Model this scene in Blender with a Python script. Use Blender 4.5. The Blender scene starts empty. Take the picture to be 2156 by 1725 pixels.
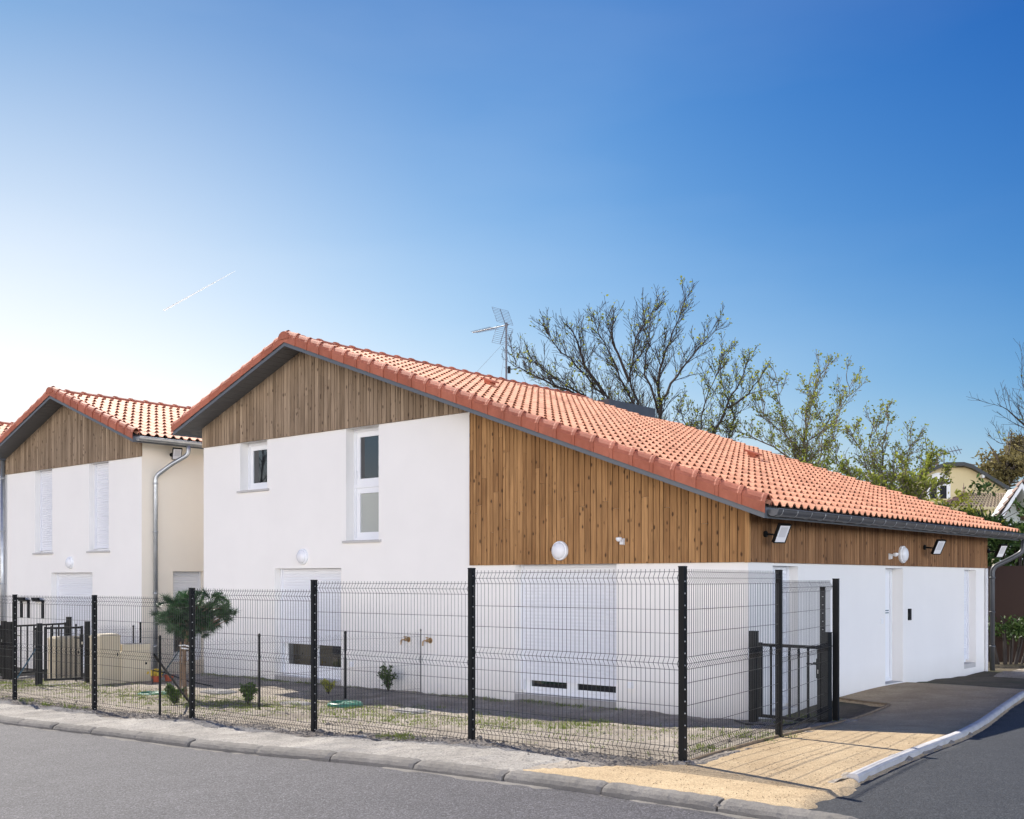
import bpy, bmesh, math, random
import numpy as np
from mathutils import Vector, Matrix, Quaternion
random.seed(7); rng = np.random.default_rng(7)
sc = bpy.context.scene; COL = sc.collection
R_ = math.radians
# ------------------------------------------------------------------ camera, world, sun
CAMZ = 1.9; F = 2324.0; CX = 1078.0; HY = 1222.0
cam_d = bpy.data.cameras.new("camera"); cam = bpy.data.objects.new("camera", cam_d); COL.objects.link(cam)
cam.location = (0, 0, CAMZ); cam.rotation_euler = (R_(90), 0, 0)
cam_d.sensor_width = 36; cam_d.lens = 36*F/2156; cam_d.shift_y = (HY-862.5)/2156
cam_d.clip_start = .1; cam_d.clip_end = 20000
sc.camera = cam
SUN_EL = R_(43.5); SUN_DIR = Vector((-.574, .819, 0)).normalized()
sun_vec = Vector((SUN_DIR.x*math.cos(SUN_EL), SUN_DIR.y*math.cos(SUN_EL), math.sin(SUN_EL)))
w = bpy.data.worlds.new("World"); sc.world = w; w.use_nodes = True
wn = w.node_tree; bg = wn.nodes["Background"]
sky = wn.nodes.new("ShaderNodeTexSky"); sky.sky_type = 'NISHITA'; sky.sun_disc = False
sky.sun_elevation = SUN_EL; sky.sun_rotation = math.atan2(sun_vec.x, sun_vec.y)
sky.air_density = 1.0; sky.dust_density = 1.2; sky.ozone_density = 3.0; sky.altitude = 0
EXPO = .78; SKYK = .15; FILL_CLOUD = 10.4          # display exposure, sky strength, radiance of cloud added behind camera to fill shaded walls
def wm(op, a, b_=None, clamp=False):
    n = wn.nodes.new("ShaderNodeMath"); n.operation = op; n.use_clamp = clamp
    for i, q in enumerate((a, b_)):
        if q is None: continue
        if isinstance(q, (int, float)): n.inputs[i].default_value = q
        else: wn.links.new(q, n.inputs[i])
    return n.outputs[0]
wtc = wn.nodes.new("ShaderNodeTexCoord"); wx = wn.nodes.new("ShaderNodeSeparateXYZ"); wn.links.new(wtc.outputs['Generated'], wx.inputs[0])
dz = wm('MINIMUM', wm('MAXIMUM', wx.outputs[2], .06), .5)
ssep = wn.nodes.new("ShaderNodeSeparateColor"); wn.links.new(sky.outputs[0], ssep.inputs[0]); comb = wn.nodes.new("ShaderNodeCombineColor")
FIT = ((1.717, -3.9, .70), (1.259, -1.7, .12), (.722, -.65, -.07))     # deep polarised blue, paler towards horizon and sun
gd = wn.nodes.new("ShaderNodeVectorMath"); gd.operation = 'DOT_PRODUCT'; wn.links.new(wtc.outputs['Generated'], gd.inputs[0])
gv = Vector((-.485, 1, .095)).normalized(); gd.inputs[1].default_value = gv[:]
hz = wn.nodes.new("ShaderNodeTexNoise"); hz.inputs['Scale'].default_value = 1.; hz.inputs['Detail'].default_value = 5; hzm = wn.nodes.new("ShaderNodeMapping"); hzm.inputs['Scale'].default_value = (1.6, 1.6, 5.5); hzm.inputs['Rotation'].default_value = (.35, .25, 0)
wn.links.new(wtc.outputs['Generated'], hzm.inputs[0]); wn.links.new(hzm.outputs[0], hz.inputs['Vector'])        # faint veils of high haze
veil = wm('MULTIPLY', wm('SUBTRACT', hz.outputs[0], .47), .42, True)
glow = wm('ADD', wm('MULTIPLY', wm('POWER', wm('MAXIMUM', gd.outputs['Value'], 0.), 22.), .62), wm('MULTIPLY', veil, wm('POWER', wm('MAXIMUM', gd.outputs['Value'], 0.), 3.)), True)      # hazy glare below the sun
sd_ = wn.nodes.new("ShaderNodeVectorMath"); sd_.operation = 'DOT_PRODUCT'; wn.links.new(wtc.outputs['Generated'], sd_.inputs[0]); sd_.inputs[1].default_value = sun_vec.normalized()[:]
near = wm('MULTIPLY', wm('SUBTRACT', sd_.outputs['Value'], .76), 5.2, True); near = wm('MULTIPLY', near, near)
pol = wm('MULTIPLY', wm('SUBTRACT', wx.outputs[0], .08), 2.6, True)          # polarised darker blue away from the sun
prev_ = None
for i_, (g_, e_, c_) in reversed(list(enumerate(FIT))):
    v_ = wm('POWER', wm('MULTIPLY', ssep.outputs[i_], SKYK), g_)
    v_ = wm('MULTIPLY', v_, wm('EXPONENT', wm('ADD', wm('MULTIPLY', dz, e_), c_)))
    v_ = wm('MULTIPLY', v_, wm('SUBTRACT', 1., wm('MULTIPLY', near, (.90, .60, .30)[i_])))
    v_ = wm('MULTIPLY', v_, wm('SUBTRACT', 1., wm('MULTIPLY', pol, (.42, .22, .10)[i_])))
    v_ = wm('MINIMUM', v_, 1.0 if prev_ is None else prev_); prev_ = v_
    v_ = wm('ADD', wm('MULTIPLY', v_, wm('SUBTRACT', 1., glow)), wm('MULTIPLY', glow, 1.12)); wn.links.new(wm('MULTIPLY', v_, 1/SKYK/2**EXPO), comb.inputs[i_])
cn = wn.nodes.new("ShaderNodeTexNoise"); cn.inputs['Scale'].default_value = 2.2; cn.inputs['Detail'].default_value = 6; wn.links.new(wtc.outputs['Generated'], cn.inputs['Vector'])
back = wm('MULTIPLY', wm('SUBTRACT', wm('MULTIPLY', wx.outputs[1], -1.), .12), 2.6, True)
back = wm('MULTIPLY', back, wm('ADD', wm('MULTIPLY', cn.outputs[0], 1.2), .15, True), True)
back = wm('MULTIPLY', back, wm('SUBTRACT', 1.12, wm('MULTIPLY', wx.outputs[2], 3.0), True), True)      # added cloud kept to a low bank that lights the walls
wmix = wn.nodes.new("ShaderNodeMix"); wmix.data_type = 'RGBA'; wn.links.new(back, wmix.inputs['Factor']); wn.links.new(comb.outputs[0], wmix.inputs['A'])
tint = wn.nodes.new("ShaderNodeMix"); tint.data_type = 'RGBA'; q_ = FILL_CLOUD/SKYK/2**EXPO   # added cloud tinted warm at left, blue at right, to colour the facades
tint.inputs['A'].default_value = (q_*1.07, q_*.96, q_*.87, 1); tint.inputs['B'].default_value = (q_*.86, q_*.95, q_*1.08, 1)
wn.links.new(wm('ADD', wm('MULTIPLY', wx.outputs[0], .6), .5, True), tint.inputs['Factor']); wn.links.new(tint.outputs['Result'], wmix.inputs['B'])
wn.links.new(wmix.outputs['Result'], bg.inputs[0]); bg.inputs[1].default_value = SKYK
sl = bpy.data.lights.new("sun", 'SUN'); sl.energy = 5.0; sl.angle = R_(.5); sl.color = (1, .93, .82)
so = bpy.data.objects.new("sun", sl); COL.objects.link(so); so.rotation_euler = sun_vec.to_track_quat('Z', 'Y').to_euler()
sc.view_settings.view_transform = 'Standard'; sc.view_settings.look = 'None'; sc.view_settings.gamma = 1
sc.view_settings.exposure = EXPO
sc.cycles.max_bounces = 8; sc.cycles.diffuse_bounces = 5; sc.cycles.transparent_max_bounces = 24
# ------------------------------------------------------------------ frames: a = along the street facade, b = away from the street
CX0, CY0 = 3.2085, 15.0; LX, LY = -.7583, .6519; RX, RY = .6519, .7583
RZ = math.atan2(RX and -.6519, .7583)
def AB(a, b, z=0.): return Vector((CX0+a*LX+b*RX, CY0+a*LY+b*RY, z))
def toab(x, y): dx, dy = x-CX0, y-CY0; return dx*LX+dy*LY, dx*RX+dy*RY
CTRL = [(-2.17, -5.15, .29), (.35, -5.15, .24), (2.87, -5.15, .125), (5.39, -5.15, .06), (7.91, -5.15, -.015), (10.43, -5.15, -.03),
        (-1.8, -2.7, .215), (-1.5, -.55, .12), (0, 0, -.01), (5.1, 0, -.04), (12.8, -.2, -.09), (15.3, 0, -.27), (15.3, 2.5, -.3), (22, 0, -.35),
        (0, 4.6, .12), (0, 8.8, .08), (0, 11, .08), (13.4, -3.2, -.12), (2.2, -2.5, .06), (7, -2.5, -.04),
        (-2.17, -6.6, .29), (2.87, -6.6, .12), (7.9, -6.6, -.02), (-4.5, -6.5, .3), (-3.2, 1, .18), (-3.9, 5, .12), (-6, 9, .1), (-8, -10, .28), (10, -12, -.06), (2, -12, .1),
        (20, -6, -.2), (30, 10, -.5), (30, -30, -.3), (-40, -20, .3), (-30, 40, .1), (10, 60, -.2), (60, 60, -.8), (0, 30, .1)]
CT = np.array(CTRL); _n = len(CT)
_D = np.hypot(CT[:, None, 0]-CT[None, :, 0], CT[:, None, 1]-CT[None, :, 1])
_A = np.zeros((_n+1, _n+1)); _A[:_n, :_n] = np.sqrt(_D**2+.6); _A[:_n, _n] = 1; _A[_n, :_n] = 1
_W = np.linalg.solve(_A, np.append(CT[:, 2], 0))
def G(a, b):
    a = np.asarray(a, float); b = np.asarray(b, float)
    d = np.sqrt((a[..., None]-CT[:, 0])**2+(b[..., None]-CT[:, 1])**2+.6)
    z = d@_W[:_n]+_W[_n]
    return np.clip(z, -1.2, .5)
def g1(a, b): return float(G(a, b))
def gp(a, b, dz=0.): return AB(a, b, g1(a, b)+dz)
def pix(x, y, z=None):
    """ground point seen at photo position (x, y)"""
    zz = 0. if z is None else z
    for _ in range(8):
        Y = (CAMZ-zz)*F/(y-HY); X = (x-CX)/F*Y
        if z is not None: break
        zz = g1(*toab(X, Y))
    return Vector((X, Y, zz))
def far(x, y, Y): return Vector(((x-CX)/F*Y, Y, CAMZ+(HY-y)/F*Y))
# ------------------------------------------------------------------ mesh helpers
class MB:
    def __init__(s): s.v = []; s.f = []; s.c = []
    def add(s, vs, fs, c=None):
        o = len(s.v); s.v += [tuple(p) for p in vs]; s.f += [tuple(i+o for i in f) for f in fs]
        if c is None: c = random.random()
        s.c += [c]*len(fs)
    def quad(s, a, b, c, d, col=None): s.add([a, b, c, d], [(0, 1, 2, 3)], col)
    def hexa(s, P, col=None): s.add(P, [(0, 1, 2, 3), (4, 7, 6, 5), (0, 4, 5, 1), (1, 5, 6, 2), (2, 6, 7, 3), (3, 7, 4, 0)], col)
    def box(s, a0, a1, b0, b1, z0, z1, col=None, T=AB):
        s.hexa([T(a0, b0, z0), T(a1, b0, z0), T(a1, b1, z0), T(a0, b1, z0), T(a0, b0, z1), T(a1, b0, z1), T(a1, b1, z1), T(a0, b1, z1)], col)
    def tube(s, pts, r, n=6, cap=True, col=None):
        pts = [Vector(p) for p in pts]; m = len(pts)
        rs = r if isinstance(r, (list, tuple)) else [r]*m
        t0 = (pts[1]-pts[0]).normalized(); ref = Vector((0, 0, 1)) if abs(t0.z) < .9 else Vector((1, 0, 0))
        u = t0.cross(ref).normalized(); vs = []
        for i in range(m):
            t = (pts[min(i+1, m-1)]-pts[max(i-1, 0)]).normalized()
            u = (u-t*u.dot(t)); u = u.normalized() if u.length > 1e-6 else t.orthogonal().normalized(); v = t.cross(u)
            for k in range(n):
                an = 2*math.pi*(k+.5)/n; vs.append(pts[i]+(u*math.cos(an)+v*math.sin(an))*rs[i])
        fs = [(i*n+k, i*n+(k+1) % n, (i+1)*n+(k+1) % n, (i+1)*n+k) for i in range(m-1) for k in range(n)]
        if cap: fs += [tuple(range(n))[::-1], tuple(range((m-1)*n, m*n))]
        s.add(vs, fs, col)
    def lathe(s, c, axis, prof, n=20, col=None, sx=1.):
        """prof: (radius, height) pairs along axis"""
        c = Vector(c); ax = Vector(axis).normalized(); u = ax.orthogonal().normalized() if abs(ax.z) > .9 else Vector((0, 0, 1)).cross(ax).normalized(); v = ax.cross(u)
        vs = []; fs = []
        for (r, h) in prof:
            for k in range(n):
                an = 2*math.pi*k/n; vs.append(c+ax*h+(u*math.cos(an)*sx+v*math.sin(an))*max(r, 1e-4))
        for i in range(len(prof)-1):
            for k in range(n): fs.append((i*n+k, i*n+(k+1) % n, (i+1)*n+(k+1) % n, (i+1)*n+k))
        fs += [tuple(range(n))[::-1], tuple(range((len(prof)-1)*n, len(prof)*n))]
        s.add(vs, fs, col)
    def build(s, name, mat, parent=None, smooth=False, origin=None, rz=None):
        if parent is not None:
            Mi = parent_mats[parent.name].inverted()
        else:
            o = Vector(origin) if origin is not None else Vector((0, 0, 0))
            M = Matrix.Translation(o) @ Matrix.Rotation(rz or 0., 4, 'Z'); Mi = M.inverted()
        A = np.array(s.v, float)@np.array(Mi.to_3x3()).T+np.array(Mi.translation)
        me = bpy.data.meshes.new(name); me.from_pydata(A.tolist(), [], s.f)
        at = me.attributes.new("rnd", 'FLOAT', 'FACE'); at.data.foreach_set('value', np.array(s.c, np.float32))
        if smooth: me.polygons.foreach_set('use_smooth', [True]*len(me.polygons))
        me.materials.append(mat); me.update()
        ob = bpy.data.objects.new(name, me); COL.objects.link(ob)
        if parent is not None:
            ob.parent = parent; parent_mats[ob.name] = parent_mats[parent.name]
        else:
            ob.location = o; ob.rotation_euler = (0, 0, rz or 0.); parent_mats[ob.name] = M
        return ob
parent_mats = {}
def fixn(ob):
    bm = bmesh.new(); bm.from_mesh(ob.data); bmesh.ops.recalc_face_normals(bm, faces=bm.faces); bm.to_mesh(ob.data); bm.free(); return ob
def tag(o, label=None, cat=None, group=None, kind=None):
    if label: o['label'] = label
    if cat: o['category'] = cat
    if group: o['group'] = group
    if kind: o['kind'] = kind
    return o
def empty(name, loc, label, cat, group=None, rz=0.):
    o = bpy.data.objects.new(name, None); COL.objects.link(o); o.location = loc; o.rotation_euler = (0, 0, rz); o.empty_display_size = .2
    parent_mats[o.name] = Matrix.Translation(Vector(loc)) @ Matrix.Rotation(rz, 4, 'Z')
    return tag(o, label, cat, group)
def copy_tree(o, parent=None):
    c = o.copy(); COL.objects.link(c); c.parent = parent
    for ch in [x for x in bpy.data.objects if x.parent == o]: copy_tree(ch, c)
    return c
# ------------------------------------------------------------------ materials
def mat(name): m = bpy.data.materials.new(name); m.use_nodes = True; return m, m.node_tree.nodes, m.node_tree.links, m.node_tree.nodes['Principled BSDF']
def N(ns, t, **k):
    n = ns.new(t)
    for a, b in k.items():
        if a.startswith('i_'): n.inputs[a[2:].replace('_', ' ')].default_value = b
        else: setattr(n, a, b)
    return n
def ramp(ns, stops):
    r = ns.new('ShaderNodeValToRGB'); e = r.color_ramp.elements
    while len(e) < len(stops): e.new(.5)
    for i, (p, c) in enumerate(stops): e[i].position = p; e[i].color = (c[0], c[1], c[2], 1) if not isinstance(c, (int, float)) else (c, c, c, 1)
    return r
def simple(name, col, rough=.5, metal=0., spec=.5, bump=None, var=0., vscale=3., coat=0.):
    m, ns, ln, p = mat(name); p.inputs['Base Color'].default_value = (*col, 1); p.inputs['Roughness'].default_value = rough
    p.inputs['Metallic'].default_value = metal; p.inputs['Specular IOR Level'].default_value = spec; p.inputs['Coat Weight'].default_value = coat
    tc = ns.new('ShaderNodeTexCoord')
    if var:
        n = N(ns, 'ShaderNodeTexNoise', i_Scale=vscale, i_Detail=5.); ln.new(tc.outputs['Object'], n.inputs['Vector'])
        r = ramp(ns, [(.3, [c*(1-var) for c in col]), (.7, [min(1, c*(1+var)) for c in col])]); ln.new(n.outputs[0], r.inputs[0]); ln.new(r.outputs[0], p.inputs['Base Color'])
    if bump:
        n2 = N(ns, 'ShaderNodeTexNoise', i_Scale=bump[0], i_Detail=3.); ln.new(tc.outputs['Object'], n2.inputs['Vector'])
        b = N(ns, 'ShaderNodeBump', i_Strength=bump[1], i_Distance=bump[2]); ln.new(n2.outputs[0], b.inputs['Height']); ln.new(b.outputs[0], p.inputs['Normal'])
    return m
def render_mat(name, col, stain=True):
    m, ns, ln, p = mat(name); tc = ns.new('ShaderNodeTexCoord'); p.inputs['Roughness'].default_value = .92; p.inputs['Specular IOR Level'].default_value = .2
    n = N(ns, 'ShaderNodeTexNoise', i_Scale=.9, i_Detail=7., i_Roughness=.6); ln.new(tc.outputs['Object'], n.inputs['Vector'])
    r = ramp(ns, [(.3, [c*.96 for c in col]), (.7, col)]); ln.new(n.outputs[0], r.inputs[0]); out = r.outputs[0]
    if stain:   # soil splash along the foot of the wall and a few runs
        sp = ns.new('ShaderNodeSeparateXYZ'); ln.new(tc.outputs['Object'], sp.inputs[0])
        n3 = N(ns, 'ShaderNodeTexNoise', i_Scale=1.3, i_Detail=6., i_Roughness=.65); ln.new(tc.outputs['Object'], n3.inputs['Vector'])
        ma = N(ns, 'ShaderNodeMath', operation='MULTIPLY_ADD'); ma.inputs[1].default_value = -1.1; ma.inputs[2].default_value = .62; ln.new(sp.outputs[2], ma.inputs[0])
        mb = N(ns, 'ShaderNodeMath', operation='MULTIPLY'); ln.new(ma.outputs[0], mb.inputs[0]); ln.new(n3.outputs[0], mb.inputs[1]); mb.use_clamp = True
        mc = N(ns, 'ShaderNodeMath', operation='MULTIPLY'); mc.inputs[1].default_value = .8; mc.use_clamp = True; ln.new(mb.outputs[0], mc.inputs[0])
        mx = N(ns, 'ShaderNodeMix', data_type='RGBA'); mx.inputs['B'].default_value = (.50, .45, .36, 1); ln.new(mc.outputs[0], mx.inputs['Factor']); ln.new(out, mx.inputs['A']); out = mx.outputs['Result']
    ln.new(out, p.inputs['Base Color'])
    n2 = N(ns, 'ShaderNodeTexNoise', i_Scale=120., i_Detail=3.); ln.new(tc.outputs['Object'], n2.inputs['Vector'])
    b = N(ns, 'ShaderNodeBump', i_Strength=.35, i_Distance=.004); ln.new(n2.outputs[0], b.inputs['Height']); ln.new(b.outputs[0], p.inputs['Normal'])
    return m
def wood_mat(name, lo, hi, dark):
    m, ns, ln, p = mat(name); tc = ns.new('ShaderNodeTexCoord'); at = N(ns, 'ShaderNodeAttribute', attribute_name='rnd')
    p.inputs['Roughness'].default_value = .75; p.inputs['Specular IOR Level'].default_value = .25
    # shift the grain of each board
    cv = N(ns, 'ShaderNodeVectorMath', operation='SCALE'); cmb = ns.new('ShaderNodeCombineXYZ'); 
    for i in range(3): ln.new(at.outputs['Fac'], cmb.inputs[i])
    ln.new(cmb.outputs[0], cv.inputs[0]); cv.inputs['Scale'].default_value = 37.
    ad = N(ns, 'ShaderNodeVectorMath', operation='ADD'); ln.new(tc.outputs['Object'], ad.inputs[0]); ln.new(cv.outputs[0], ad.inputs[1])
    mp = N(ns, 'ShaderNodeMapping'); mp.inputs['Scale'].default_value = (34, 34, 1.6); ln.new(ad.outputs[0], mp.inputs[0])
    g = N(ns, 'ShaderNodeTexNoise', i_Scale=1., i_Detail=6., i_Roughness=.62, i_Distortion=.6); ln.new(mp.outputs[0], g.inputs['Vector'])
    mp2 = N(ns, 'ShaderNodeMapping'); mp2.inputs['Scale'].default_value = (3, 3, 1.1); ln.new(ad.outputs[0], mp2.inputs[0])
    g2 = N(ns, 'ShaderNodeTexNoise', i_Scale=1., i_Detail=3.); ln.new(mp2.outputs[0], g2.inputs['Vector'])
    base = N(ns, 'ShaderNodeMix', data_type='RGBA'); base.inputs['A'].default_value = (*lo, 1); base.inputs['B'].default_value = (*hi, 1)
    s1 = N(ns, 'ShaderNodeMath', operation='MULTIPLY_ADD'); s1.inputs[1].default_value = .6; ln.new(at.outputs['Fac'], s1.inputs[0]); ln.new(g2.outputs[0], s1.inputs[2])
    s2 = N(ns, 'ShaderNodeMath', operation='SUBTRACT'); s2.inputs[1].default_value = .27; s2.use_clamp = True; ln.new(s1.outputs[0], s2.inputs[0]); ln.new(s2.outputs[0], base.inputs['Factor'])
    gr = ramp(ns, [(.3, .62), (.62, 1.08)]); ln.new(g.outputs[0], gr.inputs[0])
    mu = N(ns, 'ShaderNodeMix', data_type='RGBA', blend_type='MULTIPLY'); mu.inputs['Factor'].default_value = 1; ln.new(base.outputs['Result'], mu.inputs['A']); ln.new(gr.outputs[0], mu.inputs['B'])
    # knots
    mp3 = N(ns, 'ShaderNodeMapping'); mp3.inputs['Scale'].default_value = (9.5, 9.5, 5.0); ln.new(ad.outputs[0], mp3.inputs[0])
    vo = N(ns, 'ShaderNodeTexVoronoi', i_Scale=1., i_Randomness=1.); ln.new(mp3.outputs[0], vo.inputs['Vector'])
    nd = N(ns, 'ShaderNodeTexNoise', i_Scale=5., i_Detail=2.); ln.new(mp3.outputs[0], nd.inputs['Vector'])
    dd = N(ns, 'ShaderNodeMath', operation='MULTIPLY_ADD'); dd.inputs[1].default_value = .12; ln.new(nd.outputs[0], dd.inputs[0]); ln.new(vo.outputs['Distance'], dd.inputs[2])
    kr = ramp(ns, [(.16, 1.), (.27, 0.)]); ln.new(dd.outputs[0], kr.inputs[0])
    sepc = ns.new('ShaderNodeSeparateColor'); ln.new(vo.outputs['Color'], sepc.inputs[0])
    th = N(ns, 'ShaderNodeMath', operation='GREATER_THAN'); th.inputs[1].default_value = .1; ln.new(sepc.outputs[0], th.inputs[0])
    km = N(ns, 'ShaderNodeMath', operation='MULTIPLY'); ln.new(kr.outputs[0], km.inputs[0]); ln.new(th.outputs[0], km.inputs[1])
    km2 = N(ns, 'ShaderNodeMath', operation='MULTIPLY'); km2.inputs[1].default_value = .88; ln.new(km.outputs[0], km2.inputs[0])
    fx = N(ns, 'ShaderNodeMix', data_type='RGBA'); fx.inputs['B'].default_value = (*dark, 1); ln.new(km2.outputs[0], fx.inputs['Factor']); ln.new(mu.outputs['Result'], fx.inputs['A'])
    gt = N(ns, 'ShaderNodeMath', operation='GREATER_THAN'); gt.inputs[1].default_value = .0005; ln.new(at.outputs['Fac'], gt.inputs[0])
    fy = N(ns, 'ShaderNodeMix', data_type='RGBA'); fy.inputs['A'].default_value = (.035, .018, .01, 1); ln.new(gt.outputs[0], fy.inputs['Factor']); ln.new(fx.outputs['Result'], fy.inputs['B']); ln.new(fy.outputs['Result'], p.inputs['Base Color'])
    b = N(ns, 'ShaderNodeBump', i_Strength=.4, i_Distance=.003); ln.new(g.outputs[0], b.inputs['Height']); ln.new(b.outputs[0], p.inputs['Normal'])
    return m
def tile_mat(name, lo, hi):
    m, ns, ln, p = mat(name); tc = ns.new('ShaderNodeTexCoord'); at = N(ns, 'ShaderNodeAttribute', attribute_name='rnd')
    p.inputs['Roughness'].default_value = .7; p.inputs['Specular IOR Level'].default_value = .3
    n = N(ns, 'ShaderNodeTexNoise', i_Scale=9., i_Detail=6., i_Roughness=.65); ln.new(tc.outputs['Object'], n.inputs['Vector'])
    a = N(ns, 'ShaderNodeMath', operation='MULTIPLY_ADD'); a.inputs[1].default_value = .5; ln.new(at.outputs['Fac'], a.inputs[0]); ln.new(n.outputs[0], a.inputs[2])
    r = ramp(ns, [(.35, lo), (.95, hi)]); ln.new(a.outputs[0], r.inputs[0])
    n3 = N(ns, 'ShaderNodeTexNoise', i_Scale=1.4, i_Detail=8., i_Roughness=.7); ln.new(tc.outputs['Object'], n3.inputs['Vector'])
    r3 = ramp(ns, [(.3, .72), (.55, 1.)]); ln.new(n3.outputs[0], r3.inputs[0])
    mu = N(ns, 'ShaderNodeMix', data_type='RGBA', blend_type='MULTIPLY'); mu.inputs['Factor'].default_value = 1; ln.new(r.outputs[0], mu.inputs['A']); ln.new(r3.outputs[0], mu.inputs['B'])
    ln.new(mu.outputs['Result'], p.inputs['Base Color'])
    n2 = N(ns, 'ShaderNodeTexNoise', i_Scale=90., i_Detail=3.); ln.new(tc.outputs['Object'], n2.inputs['Vector'])
    b = N(ns, 'ShaderNodeBump', i_Strength=.3, i_Distance=.003); ln.new(n2.outputs[0], b.inputs['Height']); ln.new(b.outputs[0], p.inputs['Normal'])
    return m
def ground_mat(name, c1, c2, c3, grain, cg, patch=.5, bump=.6, bd=.02, gscale=60., spec=.15, rough=.95, pebble=None):
    """c1..c2 broad patches, c3 second patch colour, grain: fine speckle mixed towards cg"""
    m, ns, ln, p = mat(name); tc = ns.new('ShaderNodeTexCoord'); p.inputs['Roughness'].default_value = rough; p.inputs['Specular IOR Level'].default_value = spec
    def noise(s, d=5., r=.6, dist=0.):
        n = N(ns, 'ShaderNodeTexNoise', i_Scale=s, i_Detail=d, i_Roughness=r, i_Distortion=dist); ln.new(tc.outputs['Object'], n.inputs['Vector']); return n.outputs[0]
    r1 = ramp(ns, [(.35, c1), (.65, c2)]); ln.new(noise(1.7, 8., .7), r1.inputs[0])
    mk = ramp(ns, [(.5, 0.), (.66, patch)]); ln.new(noise(.55, 6., .7, .4), mk.inputs[0])
    mx = N(ns, 'ShaderNodeMix', data_type='RGBA'); mx.inputs['B'].default_value = (*c3, 1); ln.new(mk.outputs[0], mx.inputs['Factor']); ln.new(r1.outputs[0], mx.inputs['A'])
    gk = ramp(ns, [(.5, 0.), (.68, grain)]); gn = noise(gscale, 3., .7); ln.new(gn, gk.inputs[0])
    m2 = N(ns, 'ShaderNodeMix', data_type='RGBA'); m2.inputs['B'].default_value = (*cg, 1); ln.new(gk.outputs[0], m2.inputs['Factor']); ln.new(mx.outputs['Result'], m2.inputs['A'])
    out = m2.outputs['Result']; h = gn
    if pebble:
        vo = N(ns, 'ShaderNodeTexVoronoi', i_Scale=pebble[0]); ln.new(tc.outputs['Object'], vo.inputs['Vector'])
        sp = ns.new('ShaderNodeSeparateColor'); ln.new(vo.outputs['Color'], sp.inputs[0])
        rr = ramp(ns, [(0., pebble[1]), (.6, 1.), (1., pebble[2])]); ln.new(sp.outputs[0], rr.inputs[0])
        m3 = N(ns, 'ShaderNodeMix', data_type='RGBA', blend_type='MULTIPLY'); m3.inputs['Factor'].default_value = 1; ln.new(out, m3.inputs['A']); ln.new(rr.outputs[0], m3.inputs['B']); out = m3.outputs['Result']
        iv = N(ns, 'ShaderNodeMath', operation='SUBTRACT'); iv.inputs[0].default_value = .6; ln.new(vo.outputs['Distance'], iv.inputs[1]); h = iv.outputs[0]
    ln.new(out, p.inputs['Base Color'])
    n5 = noise(7., 6., .7); b0 = N(ns, 'ShaderNodeBump', i_Strength=bump, i_Distance=bd*2); ln.new(n5, b0.inputs['Height'])
    b = N(ns, 'ShaderNodeBump', i_Strength=bump, i_Distance=bd*.5); ln.new(h, b.inputs['Height']); ln.new(b0.outputs[0], b.inputs['Normal']); ln.new(b.outputs[0], p.inputs['Normal'])
    return m
def leaf_mat(name, c1, c2, trans=.35, rough=.6, spec=.15):
    m, ns, ln, p = mat(name); at = N(ns, 'ShaderNodeAttribute', attribute_name='rnd'); r = ramp(ns, [(0, c1), (1, c2)]); ln.new(at.outputs['Fac'], r.inputs[0])
    p.inputs['Roughness'].default_value = rough; p.inputs['Specular IOR Level'].default_value = spec; ln.new(r.outputs[0], p.inputs['Base Color'])
    t = ns.new('ShaderNodeBsdfTranslucent'); ln.new(r.outputs[0], t.inputs[0]); ms = ns.new('ShaderNodeMixShader'); ms.inputs[0].default_value = trans
    ln.new(p.outputs[0], ms.inputs[1]); ln.new(t.outputs[0], ms.inputs[2]); ln.new(ms.outputs[0], ns['Material Output'].inputs[0]); return m
M = {}
M['white'] = render_mat('white_render', (.86, .835, .80))
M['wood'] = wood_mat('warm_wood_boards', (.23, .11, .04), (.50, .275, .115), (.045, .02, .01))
M['wood_shaded'] = wood_mat('warm_boards_painted_shade', (.16, .075, .033), (.36, .19, .088), (.03, .012, .008))  # same wood as the front, with the gutter's shade put into the colour
M['wood_grey'] = wood_mat('weathered_wood_boards', (.17, .115, .07), (.42, .31, .21), (.06, .035, .022))
M['tile'] = tile_mat('terracotta_tiles', (.60, .265, .15), (.80, .385, .23))
M['verge'] = tile_mat('terracotta_verge', (.36, .105, .058), (.45, .15, .09))  # darker than the roof tiles: shade of upright faces is in the colour
M['zinc_dark'] = simple('anthracite_zinc', (.075, .08, .09), .42, .3, .5, var=.15)
M['zinc'] = simple('galvanised_zinc', (.42, .44, .46), .38, .75, .5, bump=(14, .1, .01), var=.12, vscale=6)
M['anthracite'] = simple('anthracite_aluminium', (.10, .11, .125), .4, .0, .5)
M['soffit'] = simple('anthracite_soffit_boards', (.12, .125, .13), .5, .0, .4)
M['pvc'] = simple('white_pvc', (.80, .81, .83), .3, 0, .5)
M['shutter'] = simple('white_shutter_slats', (.75, .76, .795), .4, 0, .5)
M['opal'] = simple('opal_plastic', (.78, .78, .80), .25, 0, .5)
M['greyplastic'] = simple('pale_grey_plastic', (.58, .58, .60), .35)
M['sillstone'] = simple('pale_concrete_sill', (.50, .48, .46), .85, bump=(60, .3, .004), var=.1)
M['concrete'] = simple('grey_concrete', (.36, .345, .33), .9, bump=(50, .5, .006), var=.14, vscale=8)
M['black'] = simple('black_painted_steel', (.007, .008, .009), .5, 0, .18, var=.2)
M['wire'] = simple('black_coated_wire', (.009, .010, .011), .3, 0, .35)
M['chain'] = simple('plain_black_chain_wire', (.01, .011, .012), .7, 0, .2)
M['mast'] = simple('dull_antenna_metal', (.13, .14, .16), .5, .5, .4)
M['clip'] = simple('bright_steel_clip', (.7, .7, .7), .3, 1.)
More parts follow.
